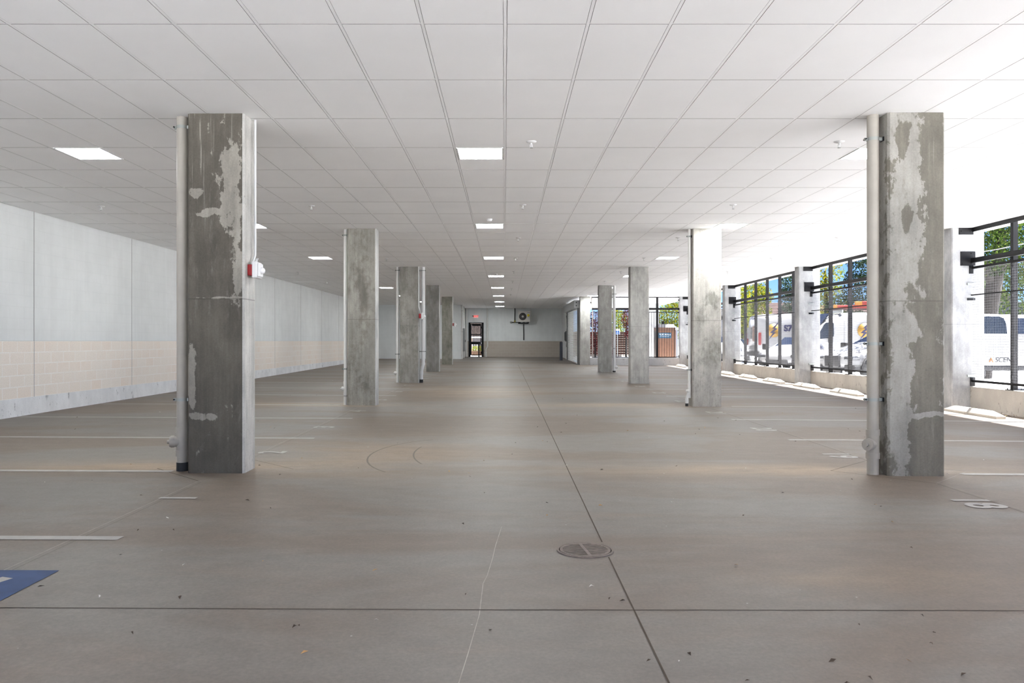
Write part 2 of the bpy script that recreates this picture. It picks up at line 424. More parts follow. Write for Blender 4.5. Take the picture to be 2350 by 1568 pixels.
for a, b in zip(pts, pts[1:]): m_.strip(a, b, .004, .0018)
m_.build('hairline_crack', M_chip, floor)
# faint tyre arc left of the aisle
m_ = MB()
for (cx, cy_, r, a0, a1) in ((-.55, 9.3, 1.05, 2.0, 4.0), (.1, 9.6, 1.2, 2.9, 3.7)):
    for i in range(16):
        p, q = a0+(a1-a0)*i/16, a0+(a1-a0)*(i+1)/16
        m_.strip((cx+r*math.cos(p), cy_+1.5*r*math.sin(p)), (cx+r*math.cos(q), cy_+1.5*r*math.sin(q)), .02, .0016, 0, 5)
m_.build('tyre_mark', mat('tyre_scuff', (.165, .145, .125), .8), floor)

# drain
gx, gy = .528, 5.10; gz = zf(gx, gy)
dr = thing('drain_grate', 'round cast iron drain grate set in the floor on the centre joint', 'drain', (gx, gy, gz))
rotm = T(gx, gy, gz) @ R(math.radians(7.5), 'Z')
def ring(r0, r1, z0, z1, n=40):
    q = MB(); vs = []
    for k in range(n):
        a = 2*PI*k/n; c, s_ = math.cos(a), math.sin(a)
        vs += [(r0*c, r0*s_, z0), (r1*c, r1*s_, z0), (r1*c, r1*s_, z1), (r0*c, r0*s_, z1)]
    fs = []
    for k in range(n):
        a, b = 4*k, 4*((k+1) % n)
        fs += [(a, a+1, b+1, b), (a+1, a+2, b+2, b+1), (a+2, a+3, b+3, b+2), (a+3, a, b, b+3)]
    return q.add(vs, fs)
ring(.172, .186, .001, .007).xf(rotm).build('frame_ring', M_iron, dr)
q = MB(); q.lathe([(.0, .0032), (.172, .0032)], (0, 0, 0), 40); q.xf(rotm).build('sump_shade', M_pit_shade, dr)  # flat black disc gives the dark of the pit by colour
q = ring(.148, .166, .003, .008); q.box(-.011, .011, -.15, .15, .003, .008)
for i in range(12):
    yy = -.138+i*.0251; w = math.sqrt(max(0, .152**2-yy*yy))
    q.box(-w, -.011, yy-.0055, yy+.0055, .004, .0078); q.box(.011, w, yy-.0055, yy+.0055, .004, .0078)
q.xf(rotm).build('grate_cover', M_iron, dr)

# leaf litter
q = MB(); rnd = random.Random(3)
def leaf(x, y, s, up=0):
    a = rnd.uniform(0, 2*PI); c, s_ = math.cos(a)*s, math.sin(a)*s; z = zf(x, y)+.004+up
    q.add([(x-c, y-s_, z), (x+s_*.4, y-c*.4, z+rnd.uniform(.003, .012)), (x+c, y+s_, z+rnd.uniform(0, .01)), (x-s_*.4, y+c*.4, z+rnd.uniform(.003, .012))], [(0, 1, 2, 3)], rnd.choice((0, 0, 0, 1, 2)))
for i in range(230):
    y = 2.8+38*rnd.random()**1.7; x = rnd.uniform(-8, 8) if y > 14 else rnd.uniform(-.62, .62)*y
    leaf(max(-8, min(8.5, x)), y, rnd.uniform(.008, .022))
for i in range(40): leaf(rnd.uniform(9.3, 9.5), rnd.uniform(13.5, 14.7), rnd.uniform(.015, .035), rnd.uniform(0, .04))
q.build('leaf_litter', [mat('dead_leaf_dark', (.07, .05, .035), .9), mat('dead_leaf_tan', (.42, .25, .11), .9), mat('paper_scrap', (.6, .58, .54), .9)], kind='stuff')
tag(bpy.data.objects['leaf_litter'], 'dry leaf crumbs scattered over the concrete floor', 'leaf litter')

# ------------------------------------------------------------------ ceiling
TX, TY, TX0, TY0 = .6096, 1.2225, .006, 5.744
slab = MB(); slab.box(-9, 10.30, YS, 57.2, HCEIL+.012, HCEIL+.9)
ceiling = slab.build('ceiling', M_soffit, kind='structure')
LIGHTS = [(-9, 'left'), (-1, 'centre'), (7, 'right')]
lit = set()
for i0, _ in LIGHTS:
    for k in range(0, 9): lit.add((i0, 3+5*k))
tm, gm = MB(), MB()
for i in range(-14, 17):
    x0, x1 = TX0+i*TX, TX0+(i+1)*TX
    if i == -14: x0 = -8.5
    x1 = min(x1, 9.7)
    if x1-x0 < .05: continue
    for j in range(-10, 42):
        y0, y1 = TY0+j*TY, TY0+(j+1)*TY
        if y1 > 55.9 or (y0 > 41 and x0 > 4.0) or (y0 > 50.2 and x1 < -2.9): continue
        if (i, j) in lit: y0 = y0+TY/2
        g1, g2 = .0150, .0085
        a, b, c, d = x0+g1, x1-g1, y0+g2, y1-g2; z0, z1 = HCEIL, HCEIL+.0118
        vs = [(a, c, z1), (b, c, z1), (b, d, z1), (a, d, z1), (a, c, z0), (b, c, z0), (b, d, z0), (a, d, z0)]
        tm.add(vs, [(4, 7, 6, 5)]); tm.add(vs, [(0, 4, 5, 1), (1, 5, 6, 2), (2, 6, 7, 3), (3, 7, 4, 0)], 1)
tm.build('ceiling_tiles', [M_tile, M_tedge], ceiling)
for i in range(-13, 17):
    x = TX0+i*TX
    if x > 9.7: continue
    gm.box(x-.012, x+.012, YS, 55.9 if x < 4 and x > -2.9 else (50.3 if x < -2.9 else 41.0), HCEIL+.001, HCEIL+.0119)
for j in range(-10, 42):
    y = TY0+j*TY; gm.box(-8.5 if y < 50.2 else -2.8, 9.7 if y < 41 else 4.1, y-.0055, y+.0055, HCEIL+.0016, HCEIL+.0118)
gm.build('ceiling_grid', M_grid, ceiling)

ORD = ['nearest', 'second', 'third', 'fourth', 'fifth', 'sixth', 'seventh', 'eighth', 'ninth', 'tenth', 'eleventh', 'twelfth']
M_lamp = mat('lit_diffuser', (.97, .99, 1), .5, emit=LAMP)
proto = None
LN = {'left': 'square ceiling light in the row by the left wall, %s', 'centre': 'square ceiling light in the middle row over the aisle, %s', 'right': 'square ceiling light in the row by the screens, %s'}
def light_label(row, k):
    o = 'nearest the camera' if k == 0 else ORD[k]+' from the camera'
    return LN[row] % o
def make_light(x, y):
    root = thing('ceiling_light', '', 'ceiling light', (x, y, HCEIL))
    w, h = .285, .292
    q = MB(); q.box(-w, w, -h, -h+.018, -.004, .012); q.box(-w, w, h-.018, h, -.004, .012); q.box(-w, -w+.018, -h, h, -.004, .012); q.box(w-.018, w, -h, h, -.004, .012)
    q.build('light_frame', M_white, root, local=True)
    q = MB(); q.box(-w+.016, w-.016, -h+.016, h-.016, .0, .010); q.build('diffuser', M_lamp, root, local=True)
    return root
for i0, row in LIGHTS:
    for k in range(0, 8):
        y = TY0+(3+5*k)*TY+TY/4+.008; x = TX0+(i0+.5)*TX
        if y > 50 and i0 < -5 or y > 40.5 and i0 > 0: continue
        if y < -4: continue
        if proto is None: proto = make_light(x, y); o = proto
        else: o = copy_tree(proto); o.location = (x, y, HCEIL)
        o['label'] = light_label(row, k) if k >= 0 else 'square ceiling light in the %s row behind the photographer' % row
        o['group'] = 'ceiling lights in the %s row' % row

# sprinklers and smoke detectors
spro = None
def make_sprinkler():
    root = thing('sprinkler_head', '', 'sprinkler', (0, 0, 0))
    q = MB(); q.lathe([(.062, 0), (.060, -.006), (.035, -.016), (.018, -.02), (.0, -.02)], (0, 0, 0), 18); q.build('escutcheon', M_white, root, local=True)
    q = MB(); q.cyl((0, 0, -.018), (0, 0, -.04), .011, 10); q.box(-.016, -.011, -.004, .004, -.072, -.035); q.box(.011, .016, -.004, .004, -.072, -.035); q.box(-.016, .016, -.004, .004, -.074, -.068)
    q.cyl((0, 0, -.04), (0, 0, -.07), .004, 6); q.build('sprinkler_body', M_white, root, local=True)
    q = MB(); q.lathe([(0, -.074), (.02, -.074), (.02, -.077), (0, -.077)], (0, 0, 0), 14); q.build('deflector', M_galv, root, local=True)
    return root
SPR = {(-6.98, 'row by the left wall'): [13.5, 26.4, 30.7], (-3.33, 'row behind the left columns'): [13.45, 22.0], (.316, 'middle row over the aisle'): [9.13, 13.36, 17.65, 21.9, 26.1, 30.3, 34.6, 38.8],
       (3.92, 'row along the right columns'): [9.13, 13.36, 17.6, 21.9, 26.2, 30.4], (7.5, 'row near the screened openings'): [17.57, 21.9, 26.2]}
for (x, row), ysl in SPR.items():
    for k, y in enumerate(ysl):
        if spro is None: spro = make_sprinkler(); o = spro
        else: o = copy_tree(spro)
        o.location = (x, y, HCEIL+.002); o['group'] = 'sprinkler heads in the ceiling'
        o['label'] = 'white sprinkler head in the %s, %s' % (row, 'nearest of them' if k == 0 else ORD[k]+' from the camera')
sdo = None
for k, y in enumerate((14.93, 27.15, 39.4, 51.6)):
    if sdo is None:
        sdo = thing('smoke_detector', '', 'smoke detector', (0, 0, 0)); o = sdo
        q = MB(); q.lathe([(.062, 0), (.062, -.012), (.055, -.016)], (0, 0, 0), 20); q.build('mounting_base', M_white, sdo, local=True)
        q = MB(); q.lathe([(.054, -.014), (.052, -.03), (.036, -.045), (.018, -.05), (0, -.05)], (0, 0, 0), 20); q.build('sensor_dome', M_white, sdo, local=True)
    else: o = copy_tree(sdo)
    o.location = (-.29, y, HCEIL+.002); o['group'] = 'smoke detectors over the aisle'
    o['label'] = 'white dome smoke detector before the %s middle ceiling light' % ['second', 'fourth', 'sixth', 'last'][k]

# ------------------------------------------------------------------ walls
CREAM = ((.80, .705, .62), (.81, .75, .68), (.87, .84, .80))
YL0 = 3.0                                  # left wall starts here; the unseen gap before it is added for ceiling light
wl = wall_mats(1, .364, CREAM, (.73, .745, .735), 'left_wall')
wf = wall_mats(0, .364, ((.50, .44, .38), (.53, .48, .42), (.58, .54, .50)), (.76, .785, .785), 'far_wall')
M_curb = curb_mat('curb_concrete', (.80, .80, .80), (.26, .26, .26))
q = MB()
q.box(-8.8, -8.5, YL0, 50.6, -.3, .364, 0); q.box(-8.8, -8.502, YL0, 50.6, .364, HC, 1); q.box(-8.8, -8.505, YL0, 50.6, HC, HCEIL+.1, 2)
for k in range(-2, 9): q.box(-8.52, -8.499, 14.1+k*3.7-.006, 14.1+k*3.7+.006, .364, HCEIL, 3)
q.box(-8.52, -8.503, YL0, 50.6, HC-.004, HC+.004, 3)
q.build('wall_left', [M_curb, wl[0], wl[1], mat('sealant_joint', (.40, .40, .39), .8)], kind='structure')
q = MB(); q.box(-8.8, -2.79, 50.3, 50.6, -.2, HCEIL+.1, 0); q.box(-3.05, -2.79, 50.6, 56.1, -.2, HCEIL+.1, 0)
q.build('wall_corner', [wf[1]], kind='structure')
DY = 55.6
dx0, dx1, dzt = PX(1075.5, DY), PX(1110, DY), PZ(740.5, DY)
q = MB()
for (a, b, z0, z1) in ((-3.0, dx0, 0, HC), (dx1, 4.3, 0, HC)): q.box(a, b, DY, DY+.3, z0, z1, 0)
for (a, b, z0, z1) in ((-3.0, dx0, HC, HCEIL+.1), (dx1, 4.3, HC, HCEIL+.1), (dx0, dx1, dzt, HCEIL+.1)): q.box(a, b, DY+.004, DY+.3, z0, z1, 1)
q.build('wall_far', [wf[0], wf[1]], kind='structure')
q = MB(); q.box(4.10, 4.3, 48.5, DY, 0, HCEIL+.1); q.build('wall_shutter_side', mat('pale_wall_paint', (.60, .61, .61), .8, var=.04), kind='structure')

M_low = curb_mat('low_wall_concrete', (.43, .40, .36), (.20, .185, .165))
M_pil = concrete('pillar_concrete', (.35, .355, .355), (.41, .41, .405), .5, .12, 11, bugs=.25, joint=1.75, streak=.03)
PY = [-.35, 7.85, 16.08, 24.45, 32.67, 41.0]
def chamfer_poly(x0, x1, y0, y1, c): return [(x0+c, y0), (x1-c, y0), (x1, y0+c), (x1, y1-c), (x1-c, y1), (x0+c, y1), (x0, y1-c), (x0, y0+c)]
PL = {16.08: 'pale concrete pillar on the screened side, nearest the camera', 24.45: 'pale concrete pillar between the two parked white vans', 32.67: 'pale concrete pillar just right of the second right column',
      41.0: 'pale concrete pillar at the corner beside the picket fence', 7.85: 'pale concrete pillar at the right beyond the frame', -.35: 'pale concrete pillar at the right level with the camera'}
for y in PY:
    o = thing('wall_pillar', PL[y], 'pillar', (9.56, y+.18, zf(9.2, y)), 'pillars along the screened side', kind='thing')
    q = MB(); q.prism(chamfer_poly(9.225, 9.9, y, y+.36, .02), zf(9.2, y)-.05, HCEIL+.011); q.build('shaft', M_pil, o)
for n_, (a, b) in enumerate(zip([YS]+[y+.36 for y in PY], PY)):
    q = MB(); q.box(9.60, 9.90, a, b, -.35, .43, 0, .012); q.build('wall_right', M_low, kind='structure')
q = MB(); q.box(4.52, 9.225, 41.10, 41.36, -.1, PZ(821.5, 41.1), 0, .01); q.build('wall_fence_base', curb_mat('fence_base_concrete', (.50, .50, .50), (.22, .22, .21)), kind='structure')

# ------------------------------------------------------------------ columns
COL = []
DK, DL = (.078, .070, .056), (.225, .205, .175)
colmat = {
 ('L', 0): concrete('column_concrete_dark', (.098, .088, .071), (.27, .25, .215), .66, .03, 1, blobs=((.16, 3.0, .135, .55, .32), (.23, 2.1, .07, .42, .26), (-.2, 2.88, .08, .06, .26), (-.05, 2.68, .15, .04, .24), (-.16, 3.3, .14, .3, .04), (-.25, 1.0, .05, .5, .24), (-.17, .58, .14, .04, .2), (0, 1.80, .4, .014, .22), (0, .1, .5, .28, .05), (.05, 1.2, .2, .5, -.12), (-.12, 2.2, .18, .35, -.12)), bugs=.3, streak=.20, flank=(.44, .43, .40), drips=.7),
 ('R', 0): concrete('column_concrete_patched', (.15, .138, .113), (.285, .272, .245), .52, .03, 2, blobs=((-.13, 2.7, .20, 1.0, .20), (-.13, 3.45, .08, .2, -.3), (-.10, 2.65, .06, .16, -.26), (-.17, .85, .13, .72, .20), (.19, 2.9, .13, .9, -.26), (.2, 1.95, .12, .35, -.16), (.13, 1.2, .16, .5, -.22), (.15, .3, .2, .4, -.26), (.13, .62, .2, .035, .34)), bugs=.25, streak=.14, spotty=.35, drips=.3),
 ('L', 1): concrete('column_concrete_olive', (.215, .20, .17), (.33, .315, .275), .44, .10, 3, blobs=((.03, 2.15, .07, .35, -.2), (-.1, 2.5, .1, .1, -.14)), bugs=.35, streak=.14, flank=(.44, .44, .42)),
 ('R', 1): concrete('column_concrete_warm', (.22, .215, .185), (.40, .38, .34), .42, .12, 4, blobs=((.12, 2.2, .12, .15, -.2), (0, 3.2, .4, .6, .15)), bugs=.5, streak=.12, spotty=.35),
 ('L', 2): concrete('column_concrete_spotted', (.21, .20, .175), (.30, .285, .255), .45, .12, 5, bugs=.7, streak=.12, flank=(.40, .40, .385)),
 ('R', 2): concrete('column_concrete_pitted', (.27, .27, .25), (.38, .37, .345), .42, .14, 6, bugs=.6, streak=.10, spotty=.3),
 ('L', 3): concrete('column_concrete_grey', (.23, .22, .20), (.29, .28, .26), .48, .12, 7, bugs=.5, streak=.12, flank=(.42, .42, .40)),
 ('R', 3): concrete('column_concrete_pale', (.29, .285, .265), (.36, .355, .335), .5, .15, 8, bugs=.3, streak=.14),
 ('L', 4): concrete('column_concrete_mossy', (.19, .185, .145), (.27, .26, .225), .5, .12, 9, bugs=.3, streak=.16, flank=(.42, .42, .40)),
 ('R', 4): concrete('column_concrete_plain', (.31, .305, .28), (.37, .36, .34), .5, .15, 10, bugs=.3, streak=.12)}
CP = {'L': [(430, 560.5), (797.5, 863), (917.5, 963.5), (978, 1008.5), (1014, 1038.5)], 'R': [(2038, 2169), (1589.5, 1657.5), (1446, 1489.5), (1374, 1405), (1331, 1354.5)]}
CL = {('L', 0): 'dark stained concrete column nearest the camera on the left', ('L', 1): 'second concrete column on the left, brown smear down its upper half',
      ('L', 2): 'third concrete column on the left, with white pipes on both sides', ('L', 3): 'fourth left concrete column, plain grey behind the white pipe', ('L', 4): 'farthest concrete column on the left, mossy brown tint',
      ('R', 0): 'patchy concrete column nearest the camera on the right', ('R', 1): 'second concrete column on the right, warm grey with dark pits', ('R', 2): 'third concrete column on the right, without any pipe beside it',
      ('R', 3): 'fourth concrete column on the right, white pipe at its right edge', ('R', 4): 'farthest concrete column on the right, beside the rolling shutter'}
COLX = {}
for side in 'LR':
    for k, (a, b) in enumerate(CP[side]):
        y = YL[k] if side == 'L' else [7.965, 16.2, 24.45, 32.67, 41.0][k]
        x0, x1 = PX(a, y), PX(b, y); x1 = min(x1, x0+.60); c = .02
        COLX[(side, k)] = (x0, x1, y)
        o = thing('concrete_column', CL[(side, k)], 'column', ((x0+x1)/2, y+.18, zf((x0+x1)/2, y)), 'concrete columns of the garage', kind='thing')
        q = MB(); q.prism(chamfer_poly(x0, x1, y, y+.36, c), zf(x0, y)-.06, HCEIL+.011); q.build('shaft', colmat[(side, k)], o)

# ------------------------------------------------------------------ pipes on the columns
def drain_pipe(label, X, Y, r, m, clamps, wall_x, tee=None, teedir=(-1, -.5), offset=None, base=None, group='drain pipes on the columns', coupling=None):
    zb = zf(X, Y)
    root = thing('drain_pipe', label, 'pipe', (X, Y, zb), group)
    if offset:
        zo, dxo = offset
        pts = [(X, Y, HCEIL+.005), (X, Y, zo+.22), (X+dxo*.08, Y, zo+.19), (X+dxo*.92, Y, zo+.03), (X+dxo, Y, zo), (X+dxo, Y, zb-.02)]
        xb = X+dxo
    else: pts = [(X, Y, HCEIL+.005), (X, Y, zb-.02)]; xb = X
    q = MB(); q.tube(pts, r, 18); q.build('pipe_run', m, root)
    if offset:
        for z_, x_ in ((offset[0]+.24, X), (offset[0]-.04, xb)):
            q = MB(); q.cyl((x_, Y, z_-.05), (x_, Y, z_+.05), r*1.13, 18); q.build('elbow_socket', m, root)
    for z_ in clamps:
        s = 1 if wall_x > X else -1
        cl = MB(); cl.cyl((X, Y, z_-.016), (X, Y, z_+.016), r*1.07, 18); cl.box(X+s*r, wall_x, Y-.02, Y+.02, z_-.016, z_+.016); cl.box(X-s*(r+.03), X-s*r*.9, Y-.014, Y+.014, z_-.014, z_+.014)
        c_ = cl.build('pipe_clamp', M_galv, root)
        b_ = MB(); b_.cyl((X-s*(r+.022), Y-.03, z_), (X-s*(r+.022), Y+.03, z_), .008, 8); b_.build('clamp_bolt', M_black, c_)
        b_ = MB(); b_.box(wall_x-s*.012, wall_x, Y-.035, Y+.035, z_-.022, z_+.022); b_.build('strut_end', M_black, c_)
    if tee:
        z_ = tee; d = Vector((*teedir, 0)).normalized(); x_ = X
        q = MB(); q.cyl((x_, Y, z_-.14), (x_, Y, z_+.14), r*1.08, 18); q.cyl((x_, Y, z_+.09), (x_, Y, z_+.15), r*1.18, 18); q.cyl((x_, Y, z_-.15), (x_, Y, z_-.09), r*1.18, 18)
        q.cyl((x_, Y, z_), tuple(Vector((x_, Y, z_))+d*(r*1.9)), r*.98, 18); q.cyl(tuple(Vector((x_, Y, z_))+d*(r*1.35)), tuple(Vector((x_, Y, z_))+d*(r*2.0)), r*1.1, 18); q.build('cleanout_tee', m, root)
        q = MB(); p = Vector((x_, Y, z_))+d*(r*2.0); q.cyl(tuple(p), tuple(p+d*.012), r*.95, 18); q.cyl(tuple(p+d*.01), tuple(p+d*.035), r*.35, 4); q.build('cleanout_plug', m, root)
    if base is not None:
        q = MB(); q.cyl((xb, Y, zb), (xb, Y, zb+base), r*1.06, 18); q.build('rubber_boot', M_rubber, root)
    if coupling:
        q = MB(); q.cyl((xb, Y, coupling-.03), (xb, Y, coupling+.03), r*1.12, 18); q.build('coupling', M_rubber, root)
    return root
x0, x1, y = COLX[('L', 0)]
drain_pipe('beige drain pipe left of the dark column nearest on the left', PX(418.5, 8.15), 8.15, .056, M_pvc, [PZ(293, 8.15), PZ(917, 8.15)], x0, PZ(1013, 8.15), (-1, -.35), base=.09)
x0, x1, y = COLX[('R', 0)]
drain_pipe('beige drain pipe left of the patchy column nearest on the right', PX(2003, 8.08), 8.08, .0575, M_pvc, [PZ(320, 8.08), PZ(789, 8.08), PZ(917, 8.08)], x0, PZ(1019, 8.08), (-.75, -.65))
x0, x1, y = COLX[('L', 1)]
drain_pipe('slim pale pipe left of the second left column, dark coupling near the floor', PX(793, 16.33), 16.33, .037, M_pvcw, [PZ(540, 16.3), PZ(847, 16.3)], x0, PZ(892, 16.3), (-1, -.2), coupling=PZ(906, 16.3))
x0, x1, y = COLX[('R', 1)]
drain_pipe('slim pale pipe left of the second right column, kinked near the floor', PX(1582.2, 16.3), 16.3, .030, M_pvcw, [PZ(543, 16.3), PZ(849, 16.3)], x0, PZ(897, 16.3), (-.9, -.5), offset=(PZ(916, 16.3), -.055), base=.06)
x0, x1, y = COLX[('L', 2)]
drain_pipe('white pipe left of the third left column, small cleanout low down', PX(912.6, 24.6), 24.6, .047, M_pvcw, [PZ(621, 24.6), PZ(813, 24.6)], x0, PZ(856, 24.6), (-1, -.2))
drain_pipe('white pipe right of the third left column, offset near the floor', PX(971.2, 24.65), 24.65, .055, M_white, [PZ(621, 24.6), PZ(807, 24.6)], x1, None, offset=(PZ(853, 24.6), -.06), base=.1)
x0, x1, y = COLX[('R', 3)]
drain_pipe('thick white pipe right of the fourth right column', PX(1409.4, 32.85), 32.85, .062, M_white, [PZ(675, 32.8), PZ(800, 32.8)], x1, PZ(843, 32.8), (1, -.3), base=.08)
x0, x1, y = COLX[('R', 4)]
o = thing('conduit', 'thin brownish conduit right of the farthest right column', 'conduit', (PX(1359.5, 41.2), 41.2, zf(4.6, 41.2)))
q = MB(); q.tube([(PX(1358, 41.2), 41.2, HCEIL), (PX(1358, 41.2), 41.2, 3.35), (PX(1359.7, 41.2), 41.2, 3.2), (PX(1359.7, 41.2), 41.2, zf(4.6, 41)+.35), (PX(1360.5, 41.2), 41.2, zf(4.6, 41))], .028, 10); q.build('conduit_run', mat('weathered_conduit', (.36, .32, .29), .6), o)
q = MB(); q.box(x1, PX(1358, 41.2), 41.18, 41.24, 3.36, 3.44); q.box(x1, PX(1359, 41.2), 41.18, 41.24, 2.55, 2.60); q.build('conduit_strap', M_black, o)
# alarm strobes
def alarm(label, wx, y0, zc, s, conduit, cm, group='fire alarm strobes on the left columns'):
    """red back box and white strobe on the right face of a column (x = wx)"""
    root = thing('fire_alarm_strobe', label, 'fire alarm', (wx, y0+.08, zc), group)
    q = MB(); q.box(wx, wx+.053*s, y0, y0+.11*s, zc-.057*s, zc+.057*s, 0, .004); q.build('red_back_box', M_red, root)
    q = MB(); q.box(wx+.053*s, wx+.105*s, y0-.03*s, y0+.15*s, zc-.085*s, zc+.085*s, 0, .012*s); h = q.build('strobe_housing', M_white, root)
    q = MB(); q.box(wx+.103*s, wx+.125*s, y0-.01*s, y0+.13*s, zc-.07*s, zc+.07*s, 0, .009*s); q.build('cover_plate', M_white, h)
    q = MB(); q.lathe([(.036*s, 0), (.034*s, .02*s), (.022*s, .036*s), (0, .042*s)], (wx+.124*s, y0+.06*s, zc-.005*s), 16, axis='X'); q.build('flash_lens', mat('clear_lens', (.85, .85, .86), .2, spec=.6), h)
    q = MB(); q.box(wx+.085*s, wx+.10*s, y0+.0*s, y0+.015*s, zc+.085*s, zc+.115*s); q.box(wx+.085*s, wx+.11*s, y0, y0+.015*s, zc+.108*s, zc+.118*s); q.build('mounting_tab', M_white, h)
    q = MB(); q.tube(conduit, .0125, 10); q.build('conduit', cm, root)
    return root
x0, x1, y = COLX[('L', 0)]
alarm('red backed white alarm strobe on the nearest left column', x1, 8.10, PZ(619.5, 8.1), 1.0, [(x1+.035, 8.24, HCEIL), (x1+.035, 8.24, PZ(585, 8.2)), (x1+.03, 8.17, PZ(605, 8.2)), (x1+.03, 8.17, PZ(611, 8.2))], M_white)
x0, x1, y = COLX[('L', 2)]
alarm('red backed white alarm strobe on the third left column', x1+.01, 24.36, PZ(725.5, 24.4), 1.25, [(x1-.012, 24.43, HCEIL), (x1-.012, 24.43, PZ(703, 24.4)), (x1+.055, 24.42, PZ(717, 24.4)), (x1+.055, 24.42, PZ(723, 24.4))], M_white)
x0, x1, y = COLX[('L', 4)]
alarm('white alarm strobe on the farthest left column', x1, 41.05, PZ(745, 41), 1.25, [(x1+.02, 41.1, HCEIL), (x1+.02, 41.1, PZ(742, 41))], M_white)

# ------------------------------------------------------------------ security screens on the right
def screen(y0, y1, label):
    root = thing('security_screen', label, 'security screen', (9.7, (y0+y1)/2, .43), 'black steel screens between the pillars')
    def P(n, *bxs, m=M_black):
        q = MB()
        for b in bxs: q.box(*b)
        return q.build(n, m, root)
    P('top_rail', (9.64, 9.74, y0, y1, HCEIL-.055, HCEIL+.008), (9.64, 9.66, y0, y1, HCEIL-.085, HCEIL-.05))
    P('upper_beam', (9.60, 9.68, y0, y1, 2.98, 3.075))
    P('upper_mesh_rail', (9.63, 9.68, y0, y1, 2.855, 2.905))
    P('tension_rod', (9.62, 9.64, y0, y1, 2.305, 2.33))
    P('bottom_rail', (9.63, 9.68, y0, y1, .525, .57))
    k = 0; yy = y1-1.2
    while yy > y0+.5:
        q = MB(); q.box(9.68, 9.77, yy-.045, yy+.045, .435, HCEIL-.03); post = q.build('post', M_black, root)
        q = MB(); q.box(9.62, 9.84, yy-.11, yy+.11, .43, .442)
        for sx in (9.65, 9.81):
            for sy in (-.08, .08): q.cyl((sx, yy+sy, .44), (sx, yy+sy, .468), .011, 8)
        q.build('base_plate', M_black, post)
        q = MB()
        for z_ in (2.72, 2.46, 2.22, .66): q.box(9.64, 9.69, yy-.06, yy-.04, z_, z_+.05); 
        q.build('mesh_clip', M_black, post)
        yy -= 1.31
    q = MB(); w = .0017
    n = int((y1-y0)/.0508)
    for i in range(n+1): q.box(9.645-w, 9.645+w, y0+i*.0508-w, y0+i*.0508+w, .545, 2.88)
    for i in range(47): q.box(9.645-w, 9.645+w, y0, y1, .545+i*.0508-w, .545+i*.0508+w)
    q.build('wire_mesh', M_wire, root)
    for (ya, yb) in ((y1-.02, y1), (y0, y0+.02)):
        s = -1 if ya > (y0+y1)/2 else 1
        q = MB(); q.box(9.37, 9.66, ya, yb, HCEIL-.14, HCEIL-.004)
        for sx in (9.42, 9.6): q.cyl((sx, (ya+yb)/2, HCEIL-.075), (sx, (ya+yb)/2+s*.02, HCEIL-.075), .014, 8)
        q.build('top_bracket', M_black, root)
        q = MB(); q.box(9.40, 9.70, ya, yb, 2.925, 3.215); q.box(9.58, 9.66, ya, yb, 2.76, 2.93)
        for sx in (9.44, 9.62):
            for sz in (2.965, 3.175): q.cyl((sx, (ya+yb)/2, sz), (sx, (ya+yb)/2+s*.022, sz), .013, 8)
        q.build('beam_bracket', M_black, root)
        for z_, mm in ((2.52, M_galv), (2.21, M_black), (.63, M_galv)):
            q = MB(); q.box(9.54, 9.70, ya, yb, z_, z_+.045); q.build('mesh_strap', mm, root)
        q = MB(); q.box(9.60, 9.69, ya, yb, .445, .62); q.build('foot_bracket', M_black, root)
screen(8.21, 16.08, 'black steel and wire screen between the frame edge and the nearest pillar')
screen(16.44, 24.45, 'black steel and wire screen between the first and second pillars')
screen(24.81, 32.67, 'black steel and wire screen between the second and third pillars')
screen(33.03, 41.0, 'black steel and wire screen beyond the third pillar')

# wheel stops
wso = None
WS = [(14.85, 'pale concrete wheel stop nearest the camera by the low wall'), (17.6, 'pale concrete wheel stop hidden behind the nearest right column'), (20.35, 'pale concrete wheel stop left of the nearest right column'), (23.05, 'pale concrete wheel stop in front of the second pillar'),
      (25.85, 'pale concrete wheel stop just beyond the second pillar'), (28.6, 'pale concrete wheel stop in the middle of the third bay'), (31.3, 'pale concrete wheel stop just before the third pillar'), (39.4, 'pale concrete wheel stop at the foot of the corner pillar')]
M_stop = curb_mat('wheel_stop_concrete', (.46, .435, .39), (.34, .31, .27))
for y, lab in WS:
    if y == 17.6: continue
    x = 8.92
    if wso is None:
        wso = thing('wheel_stop', '', 'wheel stop', (0, 0, 0)); o = wso
        bot = [(-.085, -.84), (.085, -.84), (.085, .84), (-.085, .84)]; top = [(-.028, -.58), (.028, -.58), (.028, .58), (-.028, .58)]; mid = [(-.085, -.84), (.085, -.84), (.085, .84), (-.085, .84)]
        q = MB()
        rings = [(bot, 0), (mid, .045), (top, .125)]
        vs = [(px_, py_, z) for rg, z in rings for px_, py_ in rg]
        q.add(vs, [(0, 3, 2, 1), (8, 9, 10, 11)]+[(r*4+i, r*4+(i+1) % 4, r*4+4+(i+1) % 4, r*4+4+i) for r in range(2) for i in range(4)])
        q.build('stop_block', M_stop, wso, local=True)
        q = MB(); q.add([(-.0865, .02, .045), (-.0865, .07, .045), (-.0295, .07, .126), (-.0295, .02, .126), (.0295, .02, .126), (.0295, .07, .126)], [(0, 3, 2, 1), (3, 4, 5, 2)]); q.build('strap_recess', mat('worn_recess', (.33, .32, .31), .8), wso, local=True)
    else: o = copy_tree(wso)
    o.location = (x, y, zf(x, y)+.001); o['label'] = lab; o['group'] = 'wheel stops along the low wall'

